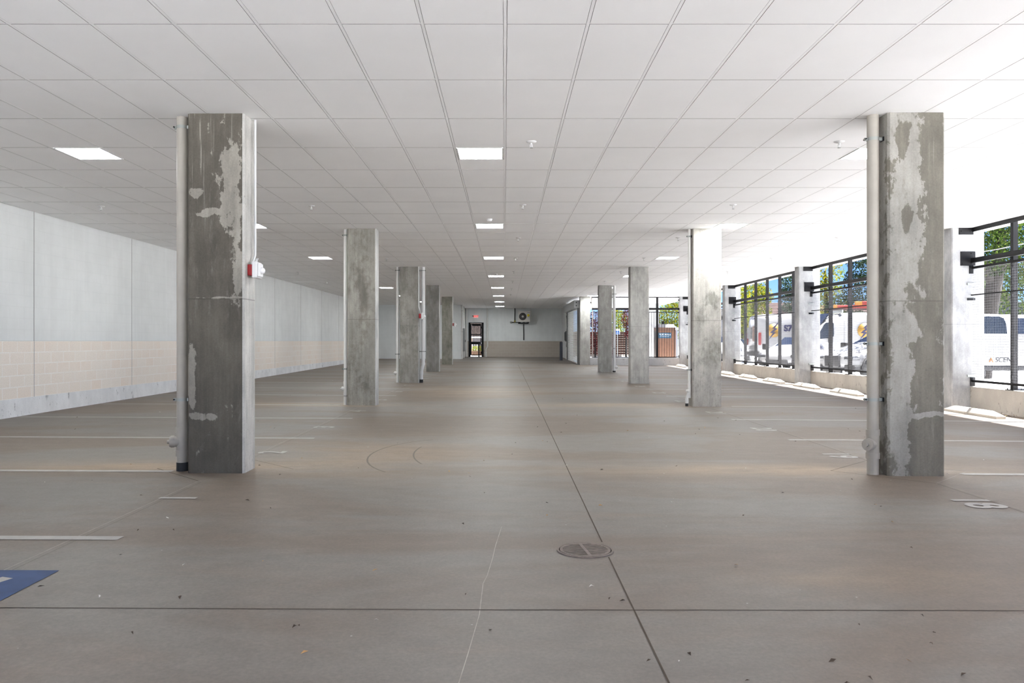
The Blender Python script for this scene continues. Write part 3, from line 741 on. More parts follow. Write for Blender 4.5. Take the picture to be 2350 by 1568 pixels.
# ------------------------------------------------------------------ far end: gate door, exit sign, air conditioner, pipes, panel, bollard, shutter
o = thing('barred_gate', 'black barred steel gate in the far wall below the exit sign', 'gate', ((dx0+dx1)/2, DY, zf(-1.9, DY)))
zb = zf(-1.9, DY)
q = MB(); q.box(dx0, dx0+.14, DY-.03, DY+.12, zb, dzt); q.box(dx1-.16, dx1, DY-.03, DY+.12, zb, dzt); q.box(dx0, dx1, DY-.03, DY+.12, dzt-.05, dzt); q.build('gate_frame', M_black, o)
q = MB(); a, b = dx0+.2, dx1-.24
q.box(a-.06, a, DY, DY+.06, zb+.1, dzt-.09); q.box(b, b+.06, DY, DY+.06, zb+.1, dzt-.09)
for z_ in (zb+.13, PZ(768, DY), dzt-.12): q.box(a, b, DY, DY+.05, z_-.03, z_+.03)
for i in range(1, 6): q.box(a+(b-a)*i/6-.01, a+(b-a)*i/6+.01, DY+.015, DY+.035, zb+.13, dzt-.1)
leafo = q.build('gate_leaf', M_black, o)
q = MB(); q.box(dx0+.04, dx1-.2, DY-.05, DY+.03, PZ(790.5, DY), PZ(784.5, DY), 0, .01); q.build('push_bar', M_black, leafo)
q = MB(); q.box(dx0+.24, dx1-.24, DY, DY+.07, dzt-.24, dzt-.13); q.build('door_closer', M_black, leafo)
q = MB()
for z_ in (PZ(752, DY), PZ(810, DY)): q.box(dx1-.23, dx1-.13, DY-.03, DY+.04, z_-.06, z_+.06)
q.build('hinge', M_black, o)
px_ = PX(1099.2, 54.6); pz = zf(px_, 54.6)
o = thing('steel_post', 'square black steel post standing before the barred gate', 'post', (px_, 54.6, pz))
q = MB(); q.box(px_-.05, px_+.05, 54.55, 54.65, pz, PZ(788, 54.6), 0, .008); q.build('post_tube', M_black, o)
q = MB(); q.box(px_-.13, px_+.13, 54.47, 54.73, pz-.005, pz+.015); q.build('foot_plate', M_black, o)
ex = thing('exit_sign', 'small red lettered EXIT sign on the far grey wall', 'exit sign', (PX(1092.5, 55.5), 55.5, PZ(726.5, 55.5)))
ex_x, ex_z = PX(1092.5, 55.5), PZ(726.5, 55.5)
q = MB(); q.box(ex_x-.16, ex_x+.16, 55.44, 55.48, ex_z-.105, ex_z+.105, 0, .008); q.build('sign_face', mat('exit_panel', (.95, .70, .66), .5, emit=.25), ex)
q = text_mb('EXIT', .17, T(ex_x, 55.436, ex_z) @ R(PI/2, 'X'), .003, .006); q.build('sign_lettering', mat('exit_letters', (.9, .03, .03), .5, emit=.7), ex)
q = MB(); q.box(ex_x-.24, ex_x-.15, 55.45, 55.60, ex_z+.01, ex_z+.05); q.cyl((ex_x-.24, 55.45, ex_z+.03), (ex_x-.24, 55.6, ex_z+.03), .04, 12); q.build('sign_bracket', M_iron, ex)

AY = 55.0
ax0, ax1, az0, az1 = PX(1188.7, AY), PX(1217, AY), PZ(739, AY), PZ(714, AY)
ac = thing('air_conditioner', 'pale outdoor air conditioner mounted high on the far wall', 'air conditioner', ((ax0+ax1)/2, AY+.3, az0))
q = MB(); q.box(ax0, ax1, AY, AY+.34, az0, az1, 0, .015); cas = q.build('casing', mat('appliance_beige', (.66, .64, .60), .5), ac)
fx, fz, fr = PX(1199.6, AY), PZ(726.6, AY), .26
q = MB(); q.lathe([(fr, 0), (fr, -.008), (.0, -.008)], (fx, AY, fz), 32, axis='Y'); q.build('fan_opening', mat('fan_dark', (.07, .065, .065), .7), ac)
q = MB()
for k in range(1, 8): 
    r_ = fr*k/8; vs = []
    q.tube([(fx+r_*math.cos(2*PI*i/28), AY-.012, fz+r_*math.sin(2*PI*i/28)) for i in range(29)], .0035, 5, cap=False)
for k in range(12):
    a = 2*PI*k/12; q.tube([(fx+.06*math.cos(a), AY-.013, fz+.06*math.sin(a)), (fx+fr*math.cos(a), AY-.013, fz+fr*math.sin(a))], .003, 5)
q.build('fan_guard', mat('guard_wire', (.22, .21, .21), .5), ac)
q = MB(); q.lathe([(.08, 0), (.07, -.016), (0, -.018)], (fx, AY-.008, fz), 20, axis='Y'); q.build('fan_hub', mat('appliance_beige', (.66, .64, .60)), ac)
q = MB(); q.lathe([(.09, 0), (.09, -.003), (0, -.003)], (PX(1212.6, AY), AY-.001, PZ(724, AY)), 20, axis='Y'); st_ = q.build('yellow_sticker', mat('sticker_yellow', (.75, .60, .03), .5), ac)
q = MB(); q.box(PX(1210, AY), PX(1216, AY), AY-.003, AY, PZ(718.4, AY), PZ(717.2, AY)); q.build('name_badge', mat('badge_grey', (.25, .25, .25), .5), ac)
q = MB(); q.box(ax0+.05, ax0+.1, AY, DY, az0-.06, az0); q.box(ax1-.16, ax1-.11, AY, DY, az0-.06, az0); q.box(ax0+.02, ax1-.1, DY-.05, DY, az0-.12, az0-.05); q.build('wall_bracket', M_black, ac)
q = MB(); xr = PX(1218.6, AY); q.tube([(xr-.05, AY+.2, HCEIL), (xr, AY+.2, HCEIL-.2), (xr+.01, AY+.2, az1-.35), (xr-.03, AY+.2, az1-.5), (ax1, AY+.2, az1-.55)], .032, 8); q.build('line_set', M_pvcw, ac)
o = thing('gas_pipe', 'black gas pipe with brass valve left of the air conditioner', 'pipe', (PX(1181.5, DY), DY-.08, PZ(739, DY)))
q = MB(); gx_ = PX(1181.5, DY); q.tube([(gx_, DY-.08, HCEIL), (gx_, DY-.08, PZ(740, DY)), ], .03, 10); q.tube([(PX(1172.5, DY), DY-.08, PZ(739.5, DY)), (ax0+.2, DY-.08, PZ(740.5, DY))], .026, 10); q.build('pipe_run', M_black, o)
q = MB(); q.lathe([(.07, 0), (.07, -.03), (.03, -.05), (0, -.05)], (PX(1172.8, DY), DY-.08, PZ(739.7, DY)), 16, axis='Y'); q.build('valve_cap', M_galv, o)
q = MB(); q.box(gx_-.05, gx_+.05, DY-.14, DY-.03, PZ(739.5, DY), PZ(735.5, DY), 0, .01); q.build('brass_valve', mat('brass', (.38, .32, .08), .4, .6), o)
o = thing('condensate_pipe', 'thin dark pipe running down below the air conditioner', 'pipe', (PX(1201.7, DY), DY-.04, PZ(781, DY)))
q = MB(); cx_ = PX(1201.7, DY); q.tube([(cx_, AY+.2, az0), (cx_, DY-.04, az0-.15), (cx_, DY-.04, PZ(781, DY))], .03, 10); q.build('pipe_run', mat('pipe_lagging', (.07, .07, .075), .7), o)
q = MB(); q.box(cx_+.035, cx_+.06, DY-.03, DY, PZ(781, DY), az0); q.build('pipe_strut', M_galv, o)
for (px_, lab, off) in ((1070.8, 'white pipe left of the barred gate on the far wall', None), (1118.7, 'white pipe right of the barred gate, kinked above the floor', -.12)):
    X = PX(px_, 55.45); zb2 = zf(X, 55.4)
    o = thing('rain_pipe', lab, 'pipe', (X, 55.45, zb2), 'white pipes on the far wall')
    pts = [(X, 55.45, HCEIL), (X, 55.45, zb2)] if off is None else [(X, 55.45, HCEIL), (X, 55.45, PZ(795, 55.4)), (X+off, 55.45, PZ(802, 55.4)), (X+off, 55.45, zb2)]
    q = MB(); q.tube(pts, .055, 14); q.build('pipe_run', M_pvcw, o)
    q = MB(); q.cyl((X+(off or 0), 55.45, zb2), (X+(off or 0), 55.45, zb2+.35), .075, 14); q.build('pipe_socket', M_pvcw, o)
pn = thing('electrical_panel', 'grey electrical panel on the side wall left of the barred gate', 'electrical panel', (-2.76, 52.9, .7))
q = MB(); q.box(-2.79, -2.66, 52.3, 53.5, PZ(806, 53), PZ(754, 53), 0, .01); q.build('cabinet', mat('panel_grey', (.30, .31, .31), .5), pn)
q = MB(); q.box(-2.66, -2.645, 52.36, 53.44, PZ(803, 53), PZ(757, 53)); d_ = q.build('cover_door', mat('panel_grey_door', (.34, .35, .35), .5), pn)
q = MB(); q.box(-2.645, -2.62, 52.42, 52.46, 1.3, 1.45); q.build('latch', M_black, d_)
q = MB()
for yy in (52.5, 52.8, 53.2): q.tube([(-2.73, yy, PZ(806, 53)), (-2.73, yy, zf(-2.7, 53))], .03, 8)
q.tube([(-2.73, 52.6, PZ(754, 53)), (-2.73, 52.6, HCEIL)], .03, 8); q.build('conduit', M_pvcw, pn)
o = thing('corner_pipe', 'white pipe at the corner of the grey wall near the panel', 'pipe', (-2.74, 50.36, zf(-2.7, 50)))
q = MB(); q.cyl((-2.74, 50.38, zf(-2.7, 50)), (-2.74, 50.38, HCEIL), .05, 12); q.build('pipe_run', M_pvcw, o)
q = MB(); q.box(-2.80, -2.69, 50.34, 50.42, 1.95, 2.0); q.box(-2.80, -2.69, 50.34, 50.42, 3.3, 3.35); q.build('pipe_clamp', M_galv, o)

bx, by = PX(1287.8, 48.3), 48.3
o = thing('bollard', 'dark slate bollard in front of the rolling shutter controls', 'bollard', (bx, by, zf(bx, by)))
q = MB(); q.cyl((bx, by, zf(bx, by)), (bx, by, zf(bx, by)+1.12), .092, 20); q.build('bollard_tube', M_bollard, o)
q = MB(); q.lathe([(.094, 0), (.09, .02), (.05, .045), (0, .05)], (bx, by, zf(bx, by)+1.12), 20); q.build('bollard_cap', M_bollard, o)

SX = 3.93
sh = thing('rolling_shutter', 'white slatted rolling shutter between the farthest right column and far wall', 'rolling shutter', (SX, 45, zf(3.9, 45)))
q = MB(); q.box(3.70, 4.16, 41.45, 48.9, 3.13, 3.54, 0, .01); hs = q.build('shutter_housing', mat('zinc_sheet', (.42, .43, .43), .45, .5), sh)
q = MB()
for z_ in (3.25, 3.42):
    for x_ in (3.82, 4.03): q.cyl((x_, 41.45, z_), (x_, 41.43, z_), .03, 10)
q.build('end_plate_bolt', M_black, hs)
q = MB(); n = 46; z0 = zf(3.9, 45)+.06; p = (3.15-z0)/n
for i in range(n):
    za = z0+p*i; h = p*.74; pr = [(SX, za), (SX-.016, za+h*.3), (SX-.016, za+h*.7), (SX, za+h), (SX+.012, za+h), (SX+.012, za)]
    q.add([(x, yy, z) for yy in (42.5, 48.2) for x, z in pr], [(k, (k+1) % 6, 6+(k+1) % 6, 6+k) for k in range(6)]+[(0, 1, 2, 3, 4, 5), (6, 7, 8, 9, 10, 11)])
for yy in (42.55, 43.9, 45.3, 46.7, 48.1): q.box(SX+.012, SX+.02, yy-.012, yy+.012, z0, 3.14)
q.build('slat_curtain', mat('shutter_white', (.74, .74, .72), .5), sh)
for (ya, yb) in ((48.15, 48.3), (41.4, 41.5)):
    q = MB(); q.box(3.86, 4.0, ya, yb, zf(3.9, ya), 3.13); q.build('guide_rail', mat('guide_grey', (.20, .20, .20), .5), sh)
q = MB(); q.strip((SX, 41.5), (SX, 48.15), .12, .03); q.v = [(x, y_, z) for x, y_, z in q.v]; q.build('threshold_angle', mat('threshold_steel', (.22, .20, .17), .6), sh)
o = thing('control_boxes', 'black shutter control boxes and cables beside the rolling shutter', 'control box', (4.0, 49.5, 1.5))
for (ya, yb, za, zb_) in ((49.0, 49.5, 1.35, 2.0), (49.65, 50.2, 1.35, 2.0), (50.4, 50.8, 1.4, 1.95)):
    q = MB(); q.box(3.91, 4.08, ya, yb, za, zb_, 0, .012); q.build('control_box', M_black, o)
q = MB()
for k in range(5):
    r2 = random.Random(k); pts = [(4.06, 48.95+.2*k, 3.2), (3.98-.03*(k % 2), 49.2+.12*k, 2.95), (4.02, 49.3+.1*k, 2.5), (3.98, 49.2+.15*k, 2.0)]
    q.tube(pts, .022, 7)
q.tube([(4.0, 49.3, 1.35), (3.95, 49.5, 1.05), (3.97, 49.9, 1.0), (4.0, 50.1, 1.35)], .018, 7)
q.build('cable_bundle', M_rubber, o)
q = MB(); q.cyl((4.03, 48.8, zf(4, 49)), (4.03, 48.8, 3.1), .04, 10); q.cyl((4.03, 50.9, zf(4, 49)), (4.03, 50.9, 3.6), .035, 10); q.build('conduit', M_pvcw, o)

# picket fence at the north opening
fy = 41.2
fn = thing('picket_fence', 'black steel picket fence across the opening right of the far columns', 'fence', (6.9, fy, PZ(821, fy)))
fx0, fx1 = 4.62, 9.22
q = MB(); q.box(fx0, fx1, fy-.04, fy+.04, HCEIL-.045, HCEIL+.004); q.build('top_rail', M_black, fn)
q = MB(); q.box(fx0, fx1, fy-.06, fy+.03, PZ(711.5, fy), PZ(707, fy)); q.build('cross_beam', M_black, fn)
q = MB(); q.box(fx0, fx1, fy-.02, fy+.03, PZ(717.5, fy), PZ(715.8, fy)); q.build('picket_rail', M_black, fn)
q = MB(); q.box(fx0, fx1, fy-.02, fy+.03, PZ(821, fy), PZ(819, fy)); q.build('bottom_rail', M_black, fn)
for px_ in (1508.3,):
    X = PX(px_, fy); q = MB(); q.box(X-.055, X+.055, fy-.03, fy+.08, PZ(822.5, fy), HCEIL-.02); q.build('post', M_black, fn)
X = fx0+.06
while X < fx1:
    q = MB(); q.box(X-.010, X+.010, fy-.002, fy+.018, PZ(820, fy), PZ(716.5, fy)); q.build('picket', M_black, fn); X += .1345
q = MB()
for z_ in (3.5, 3.0, 2.85, .55): q.box(9.16, 9.225, fy-.04, fy+.04, z_, z_+.06)
q.build('wall_bracket', M_black, fn)

# ------------------------------------------------------------------ outside
def gz_(x, y): return -.04 if y < -6 else .08 if y < 30 else (.08+.16*min(1, (y-30)/15))
q = MB(); gxs = [-30, -9, 4.2, 9.9, 12, 16, 24, 40, 60, 90, 140]; gxs[0:1] = [-90, -30, -12]; gys = [-60, -20, -7.0, 0, 10, 20, 30, 35, 41.4, 46, 56.0, 62, 80, 110, 160]
vs = [(x, y, gz_(x, y)) for y in gys for x in gxs]; fs = []
for j in range(len(gys)-1):
    for i in range(len(gxs)-1):
        mx_, my_ = (gxs[i]+gxs[i+1])/2, (gys[j]+gys[j+1])/2
        if -7 < my_ < 41.4 and -9 < mx_ < 9.9: continue
        if -7 < my_ < 56 and -9 < mx_ < 4.2: continue
        a = j*len(gxs)+i; fs.append((a, a+1, a+len(gxs)+1, a+len(gxs)))
q.add(vs, fs); q.build('ground', mat('sunlit_paving', (.70, .71, .73), .85, var=.12, vscale=.6), kind='structure')  # paving behind the camera is added to bounce light onto the ceiling
# covered drive pillar behind the toilet cabin
o = thing('drive_pillar', 'white pillar of the covered drive behind the brown toilet cabin', 'pillar', (9.35, 48.8, gz_(9, 48)), kind='thing')
q = MB(); q.prism(chamfer_poly(9.02, 9.66, 48.6, 49.0, .02), gz_(9, 48), HCEIL+.011); q.build('shaft', M_pil, o)

# leaves and trees
def leaf_mat(name, c, t):
    k_ = {'l': .34, 'g': .26, 'c': .27, 'r': .36}[name[0]]; c = tuple(x*k_ for x in c); t = tuple(x*k_ for x in t)
    m = bpy.data.materials.new(name); nt, b, L = nodes(m)
    tr = nt.nodes.new('ShaderNodeBsdfTranslucent'); tr.inputs[0].default_value = (*t, 1)
    b.inputs['Base Color'].default_value = (*c, 1); b.inputs['Roughness'].default_value = .7; b.inputs['Specular IOR Level'].default_value = .08
    mx = nt.nodes.new('ShaderNodeMixShader'); mx.inputs[0].default_value = .45
    L.new(b.outputs[0], mx.inputs[1]); L.new(tr.outputs[0], mx.inputs[2]); L.new(mx.outputs[0], nt.nodes['Material Output'].inputs[0]); return m
LV = {'lime': [leaf_mat('lime_leaf', (.20, .27, .02), (.42, .45, .03)), leaf_mat('lime_leaf_deep', (.08, .15, .02), (.2, .28, .03)), leaf_mat('lime_leaf_gold', (.34, .28, .02), (.6, .48, .03))],
      'green': [leaf_mat('green_leaf', (.045, .10, .02), (.12, .2, .03)), leaf_mat('green_leaf_deep', (.02, .05, .015), (.05, .1, .02)), leaf_mat('green_leaf_light', (.14, .20, .05), (.25, .33, .06))],
      'teal': [leaf_mat('cool_leaf', (.05, .10, .06), (.08, .15, .06)), leaf_mat('cool_leaf_deep', (.02, .045, .03), (.04, .08, .03)), leaf_mat('cool_leaf_pale', (.17, .24, .18), (.2, .28, .15))],
      'red': [leaf_mat('red_leaf', (.16, .014, .016), (.32, .02, .03)), leaf_mat('red_leaf_deep', (.05, .008, .012), (.12, .01, .015)), leaf_mat('red_leaf_pale', (.50, .34, .34), (.5, .2, .2))]}
M_bark = mat('bark', (.022, .018, .015), .9, var=.3, vscale=8, bump=.5, bscale=20)
def tree(name, label, base, blobs, pal, n, size, trunk, group=None, seed=0):
    """trunk: list of (x,y,z,r); blobs: ellipsoids (x,y,z,rx,ry,rz) of leaves"""
    rn = random.Random(seed+11); n = int(n*2.3); size *= .52; root = thing(name, label, 'tree', base, group)
    tot = sum(b[3]*b[5] for b in blobs); q = MB(); q.keep = True
    for b in blobs:
        for i in range(int(n*b[3]*b[5]/tot)):
            while True:
                p = Vector((rn.uniform(-1, 1), rn.uniform(-1, 1), rn.uniform(-1, 1)))
                if .15 < p.length < 1 and rn.random() < .35+.65*p.length: break
            c = Vector((b[0]+p.x*b[3], b[1]+p.y*b[4], b[2]+p.z*b[5])); s = size*rn.uniform(.6, 1.3)
            u = Vector((rn.gauss(0, 1), rn.gauss(0, 1), rn.gauss(0, .7))).normalized(); w = u.orthogonal().normalized(); w.rotate(Matrix.Rotation(rn.uniform(0, 6.3), 3, u)); t = u.cross(w)
            q.add([tuple(c-w*s), tuple(c+t*s*.45), tuple(c+w*s), tuple(c-t*s*.45)], [(0, 1, 2, 3)], 0 if rn.random() < .5 else (1 if rn.random() < .55 else 2))
    q.build('crown', LV[pal], root)
    if trunk:
        q = MB()
        for tr in trunk: q.tube([t[:3] for t in tr], [t[3] for t in tr], 9)
        q.build('trunk', M_bark, root)
    return root
def at(px, py, d): return (PX(px, d), d, PZ(py, d))
g0 = .08
# bay nearest: big leaning tree behind the pale pickup
tb = at(2262, 760, 27); b1 = at(2285, 640, 27); b2 = at(2300, 560, 27)
tree('leaning_tree', 'large dark green tree with thick leaning trunk behind the white pickup', (tb[0], 27, g0), [(16.6, 27, 6.0, 3.0, 2.5, 1.6), (15.9, 26.5, 4.4, 1.7, 1.8, .9), (18.5, 27, 4.6, 1.7, 2, 1.4), (19.5, 29, 3.2, 1.5, 1.5, 1.2), (14.7, 29, 5.0, 1.2, 1.5, 1.6), (17.4, 29.5, 3.6, 1.0, 1.0, .8)], 'green', 9000, .13,
     [[(tb[0]-.2, 27, g0, .36), (tb[0]+.05, 27, 2.2, .30), (b1[0], 27, 3.6, .24), (b2[0], 27, 5.2, .16)], [(b1[0]-.1, 27, 3.3, .16), (b1[0]-.9, 26.7, 4.8, .1), (b1[0]-1.3, 26.5, 5.6, .05)], [(b1[0]+.1, 27, 3.7, .13), (b1[0]+1.6, 27.2, 5.0, .06)]], seed=1)
# bay two: lime tree left, cool green trees right
c = at(1893, 650, 46); tree('lime_tree', 'yellow green tree above the windowed white van, beside the second pillar', (c[0], 46, .2), [(c[0]-.3, 46, 5.3, 1.3, 1.5, 1.6), (c[0]-.1, 46, 3.6, 1.4, 1.4, 1.4), (c[0]+.5, 46, 6.6, .8, 1, .9)], 'lime', 1900, .16, [[(c[0], 46, .2, .2), (c[0]+.1, 46, 3, .14), (c[0], 46, 5.5, .07)]], 'street trees beyond the screens', 2)
c = at(1975, 640, 44); tree('shade_tree', 'dark cool green tree above the orange and red ladder load', (c[0], 44, .2), [(c[0]+1.3, 44, 6.3, 1.6, 1.6, 1.5), (c[0]+.7, 44, 4.3, 1.7, 1.5, 1.2), (c[0]-.4, 45, 3.4, 1.2, 1.2, .7), (c[0]-.2, 44, 5.9, .6, .8, .5), (c[0]-.4, 44, 5.0, .5, .7, .4)], 'teal', 3800, .15, [[(c[0]+1.2, 44, .2, .25), (c[0]+1.1, 44, 3.5, .18), (c[0]+1.2, 44, 6, .08)]], 'street trees beyond the screens', 3)
# bay three: lime trees, dark tree
c = at(1728, 660, 62); tree('lime_tree', 'broad yellow green tree left of the blue sky gap, above the tiled roof', (c[0], 62, .2), [(c[0]-.3, 62, 5.4, 1.5, 1.5, 1.5), (c[0]-.2, 62, 3.6, 1.7, 1.5, 1.2), (c[0]+.7, 62, 4.9, .9, 1, .9)], 'lime', 2100, .19, [[(c[0], 62, .2, .2), (c[0], 62, 5, .1)]], 'street trees beyond the screens', 4)
c = at(1704, 690, 58); tree('lime_tree', 'low yellow green tree at the left edge of the third screen', (c[0], 58, .2), [(c[0]-.2, 58, 4.5, .9, 1, 1.2), (c[0]-.1, 58, 3.1, .9, 1, 1.2), (c[0], 58, 1.9, .8, .9, .9)], 'lime', 1200, .17, [[(c[0], 58, .2, .12), (c[0], 58, 4, .06)]], 'street trees beyond the screens', 5)
c = at(1812, 655, 55); tree('shade_tree', 'dark green tree seen just left of the second pillar', (c[0], 55, .2), [(c[0]+.2, 55, 5.6, .9, 1, 1.3), (c[0]+.2, 55, 4.0, .9, 1, .7), (c[0]-.1, 55, 4.7, .6, .8, .5)], 'teal', 1200, .17, [[(c[0]+.4, 55, .2, .16), (c[0]+.3, 55, 5, .07)]], 'street trees beyond the screens', 6)
# north opening
c = at(1542, 722, 60); tree('lime_tree', 'bright yellow green shrub tree above the brown toilet cabin', (c[0], 60, .25), [(c[0], 60, 3.4, 1.3, 1.2, 1.1), (c[0]-.3, 60, 2.1, 1.2, 1, 1.0), (c[0]+.4, 60, 4.2, .8, .8, .6)], 'lime', 2400, .14, [[(c[0], 60, .25, .1), (c[0], 60, 3, .05)]], 'trees beyond the fence', 7)
c = at(1420, 735, 64); tree('green_tree', 'fresh green tree behind the accessible parking sign', (c[0], 64, .24), [(c[0]-.2, 64, 3.0, 1.0, 1, 1.1)], 'lime', 900, .14, [[(c[0], 64, .2, .1), (c[0], 64, 3, .05)]], 'trees beyond the fence', 8)
c = at(1437, 735, 55); tree('red_leaf_tree', 'purple red leaved tree with grey trunk beside the outdoor stairs', (c[0], 55, .25), [(c[0]+.1, 55, 2.9, .45, .6, .8), (c[0]+.2, 55, 1.9, .35, .5, .4)], 'red', 900, .09, [[(c[0], 55, .25, .09), (c[0]+.02, 55, 1.6, .07), (c[0]+.05, 55, 2.9, .04)]], 'trees beyond the fence', 9)
c = at(1366, 760, 52); tree('red_leaf_tree', 'dense red leaved tree right of the farthest right column', (c[0], 52, .25), [(c[0], 52, 2.8, .55, .6, .6), (c[0], 52, 1.9, .5, .6, 1.0), (c[0]+.1, 52, 1.0, .4, .5, .6)], 'red', 1900, .075, [[(c[0], 52, .25, .07), (c[0], 52, 2.4, .04)]], 'trees beyond the fence', 10)

# outdoor stairs
M_brick = mat('stair_brick', (.042, .015, .009), .85, var=.25, vscale=9); M_tread = mat('stair_tread', (.16, .14, .12), .8)
o = thing('outdoor_stairs', 'brown brick stairs with pale treads beyond the picket fence', 'stairs', (7.3, 57.5, .25))
for k in range(11):
    z0, z1 = .22+k*.17, .22+(k+1)*.17
    q = MB(); q.box(4.6, 10.2, 57.2+k*.3, 61, z0, z1-.045); q.build('riser', M_brick, o)
    q = MB(); q.box(4.6, 10.2, 57.16+k*.3, 57.55+k*.3, z1-.045, z1); q.build('tread', M_tread, o)
q = MB(); q.box(4.6, 10.2, 57.0, 57.16, .2, .38); q.build('landing_kerb', M_tread, o)
# accessible parking sign
sx, sy = PX(1417, 50), 50
o = thing('accessible_sign', 'blue accessible parking sign on a post beyond the picket fence', 'sign', (sx, sy, gz_(7, 50)))
q = MB(); q.cyl((sx, sy+.03, gz_(7, 50)), (sx, sy+.03, PZ(757, 50)), .025, 8); q.build('sign_post', M_galv, o)
q = MB(); q.box(sx-.15, sx+.15, sy-.008, sy+.008, PZ(768, 50), PZ(755, 50), 0, .004); q.build('sign_plate', mat('sign_white', (.72, .76, .8), .5), o)
q = MB(); q.box(sx-.13, sx+.13, sy-.012, sy-.008, PZ(767.5, 50), PZ(759.5, 50)); bp_ = q.build('blue_panel', mat('sign_blue', (.03, .13, .50), .5), o)
q = MB(); zc = PZ(763.5, 50); q.lathe([(.018, 0), (.018, -.003), (0, -.003)], (sx, sy-.012, zc+.07), 10, axis='Y'); q.box(sx-.012, sx+.012, sy-.015, sy-.012, zc-.01, zc+.05); q.box(sx-.01, sx+.06, sy-.015, sy-.012, zc-.02, zc); q.box(sx+.045, sx+.065, sy-.015, sy-.012, zc-.07, zc)
q.tube([(sx-.01+.055*math.cos(t), sy-.0135, zc-.03+.055*math.sin(t)) for t in [2+i*.42 for i in range(11)]], .008, 5); q.build('wheelchair_symbol', mat('sign_white', (.72, .76, .8)), bp_)
# toilet cabin
cb = thing('portable_toilet', 'brown portable toilet cabin with blue sign behind the picket fence', 'portable toilet', (9.58, 46.6, .24), rz=math.radians(-4))
M_cab = mat('cabin_brown', (.115, .05, .024), .6, var=.15, vscale=5); M_cabd = mat('cabin_brown_dark', (.075, .036, .02), .6)
w = .56; H = 1.93
q = MB(); q.box(-w, w, -w, w, .06, H); q.build('cabin_shell', M_cab, cb, local=True)
q = MB()
for i in range(7): q.box(-w+.04+i*.158, -w+.07+i*.158, -w-.012, -w, .1, H-.2)
q.box(-w-.01, w+.01, -w-.015, -w, H-.2, H); q.box(w-.06, w+.015, -w-.015, w, .06, H); q.box(-w-.015, -w+.04, -w-.015, -w+.05, .06, H)
q.build('corner_trim', M_cabd, cb, local=True)
q = MB(); q.box(-w-.012, -w, -.38, .38, .15, 1.75); dd = q.build('cabin_door', mat('cabin_door_brown', (.06, .038, .02), .6), cb, local=True)
q = MB(); q.box(-w-.02, -w-.012, -.2, .25, 1.2, 1.65); q.build('door_vent', M_black, dd, local=True)
q = MB(); vs = [(-w-.04, -w-.04, H), (w+.04, -w-.04, H), (w+.04, w+.04, H), (-w-.04, w+.04, H), (-w+.16, -w+.2, H+.2), (w-.1, -w+.2, H+.2), (w-.1, w-.2, H+.2), (-w+.16, w-.2, H+.2)]
q.add(vs, [(0, 3, 2, 1), (4, 5, 6, 7), (0, 1, 5, 4), (1, 2, 6, 5), (2, 3, 7, 6), (3, 0, 4, 7)]); q.build('cabin_roof', mat('cabin_roof_grey', (.13, .128, .135), .5), cb, local=True)
q = MB(); q.cyl((-.1, 0, H+.15), (-.1, 0, H+.38), .06, 12); q.build('vent_pipe', M_black, cb, local=True)
q = MB(); q.box(-.46, .30, -w-.03, -w-.014, 1.30, 1.62); sg = q.build('cabin_sign', mat('cabin_sign_blue', (.004, .045, .085), .5), cb, local=True)
q = text_mb('PORTAPros', .135, T(-.08, -w-.032, 1.515) @ R(PI/2, 'X'), .001, .002); text_mb('PORTABLE RESTROOMS', .05, T(-.08, -w-.032, 1.405) @ R(PI/2, 'X'), .001, 0, mb=q)
q.build('sign_lettering', mat('sign_letter_white', (.42, .43, .43), .5), sg, local=True)
q = MB(); q.box(-w-.02, w+.02, -w-.02, w+.02, 0, .07); q.build('skid_base', M_cabd, cb, local=True)
o = thing('drain_post', 'grey post with white cap right of the brown toilet cabin', 'post', (PX(1553.7, 45.6), 45.6, .24))
X = PX(1553.7, 45.6); q = MB(); q.box(X-.06, X+.03, 45.55, 45.65, .24, PZ(757.5, 45.6)); q.build('post_shaft', mat('post_grey', (.25, .25, .32), .5), o)
q = MB(); q.box(X-.08, X+.05, 45.52, 45.68, PZ(757.5, 45.6), PZ(752, 45.6), 0, .01); q.build('post_cap', M_white, o)
q = MB(); q.box(X-.07, X+.06, 45.52, 45.68, .24, .40, 0, .01); q.build('post_foot', M_white, o)

# courtyard seen through the barred gate
o = thing('courtyard_building', 'slatted courtyard wall seen through the barred gate', 'building', (-2.2, 64, .25))
q = MB(); q.box(-6, 2, 64, 64.3, .2, 4.5); q.build('house_wall', mat('courtyard_plaster', (.12, .09, .07), .85), o)
q = MB()
for i in range(26): q.box(-3.6+i*.13, -3.55+i*.13, 63.9, 64, 1.7, 4.3)
q.build('slat_screen', mat('slat_brown', (.03, .02, .018), .7), o)
q = MB(); q.box(-3.4, -1.4, 63.86, 63.95, 1.63, 1.73); q.build('ledge', M_white, o)
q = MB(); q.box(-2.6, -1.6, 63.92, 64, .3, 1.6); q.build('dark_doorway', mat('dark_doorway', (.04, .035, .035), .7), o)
o = thing('white_railing', 'white outdoor railing seen through the barred gate', 'railing', (-2.0, 60, .25))
q = MB(); q.box(-3.2, -1.2, 60, 60.05, 1.18, 1.24); q.box(-3.2, -1.2, 60, 60.05, .55, .60); q.build('rail', M_white, o)
for i in range(12):
    q = MB(); q.box(-3.2+i*.18, -3.17+i*.18, 60.01, 60.04, .27, 1.2); q.build('baluster', M_white, o)
o = thing('planter', 'brown planter box seen low through the barred gate', 'planter', (-1.9, 59.3, .25))
q = MB(); q.box(-2.5, -1.45, 59.1, 59.6, .26, .62, 0, .02); q.build('planter_box', mat('planter_timber', (.05, .024, .01), .8, var=.2), o)
q = MB(); q.keep = True
rn = random.Random(5)
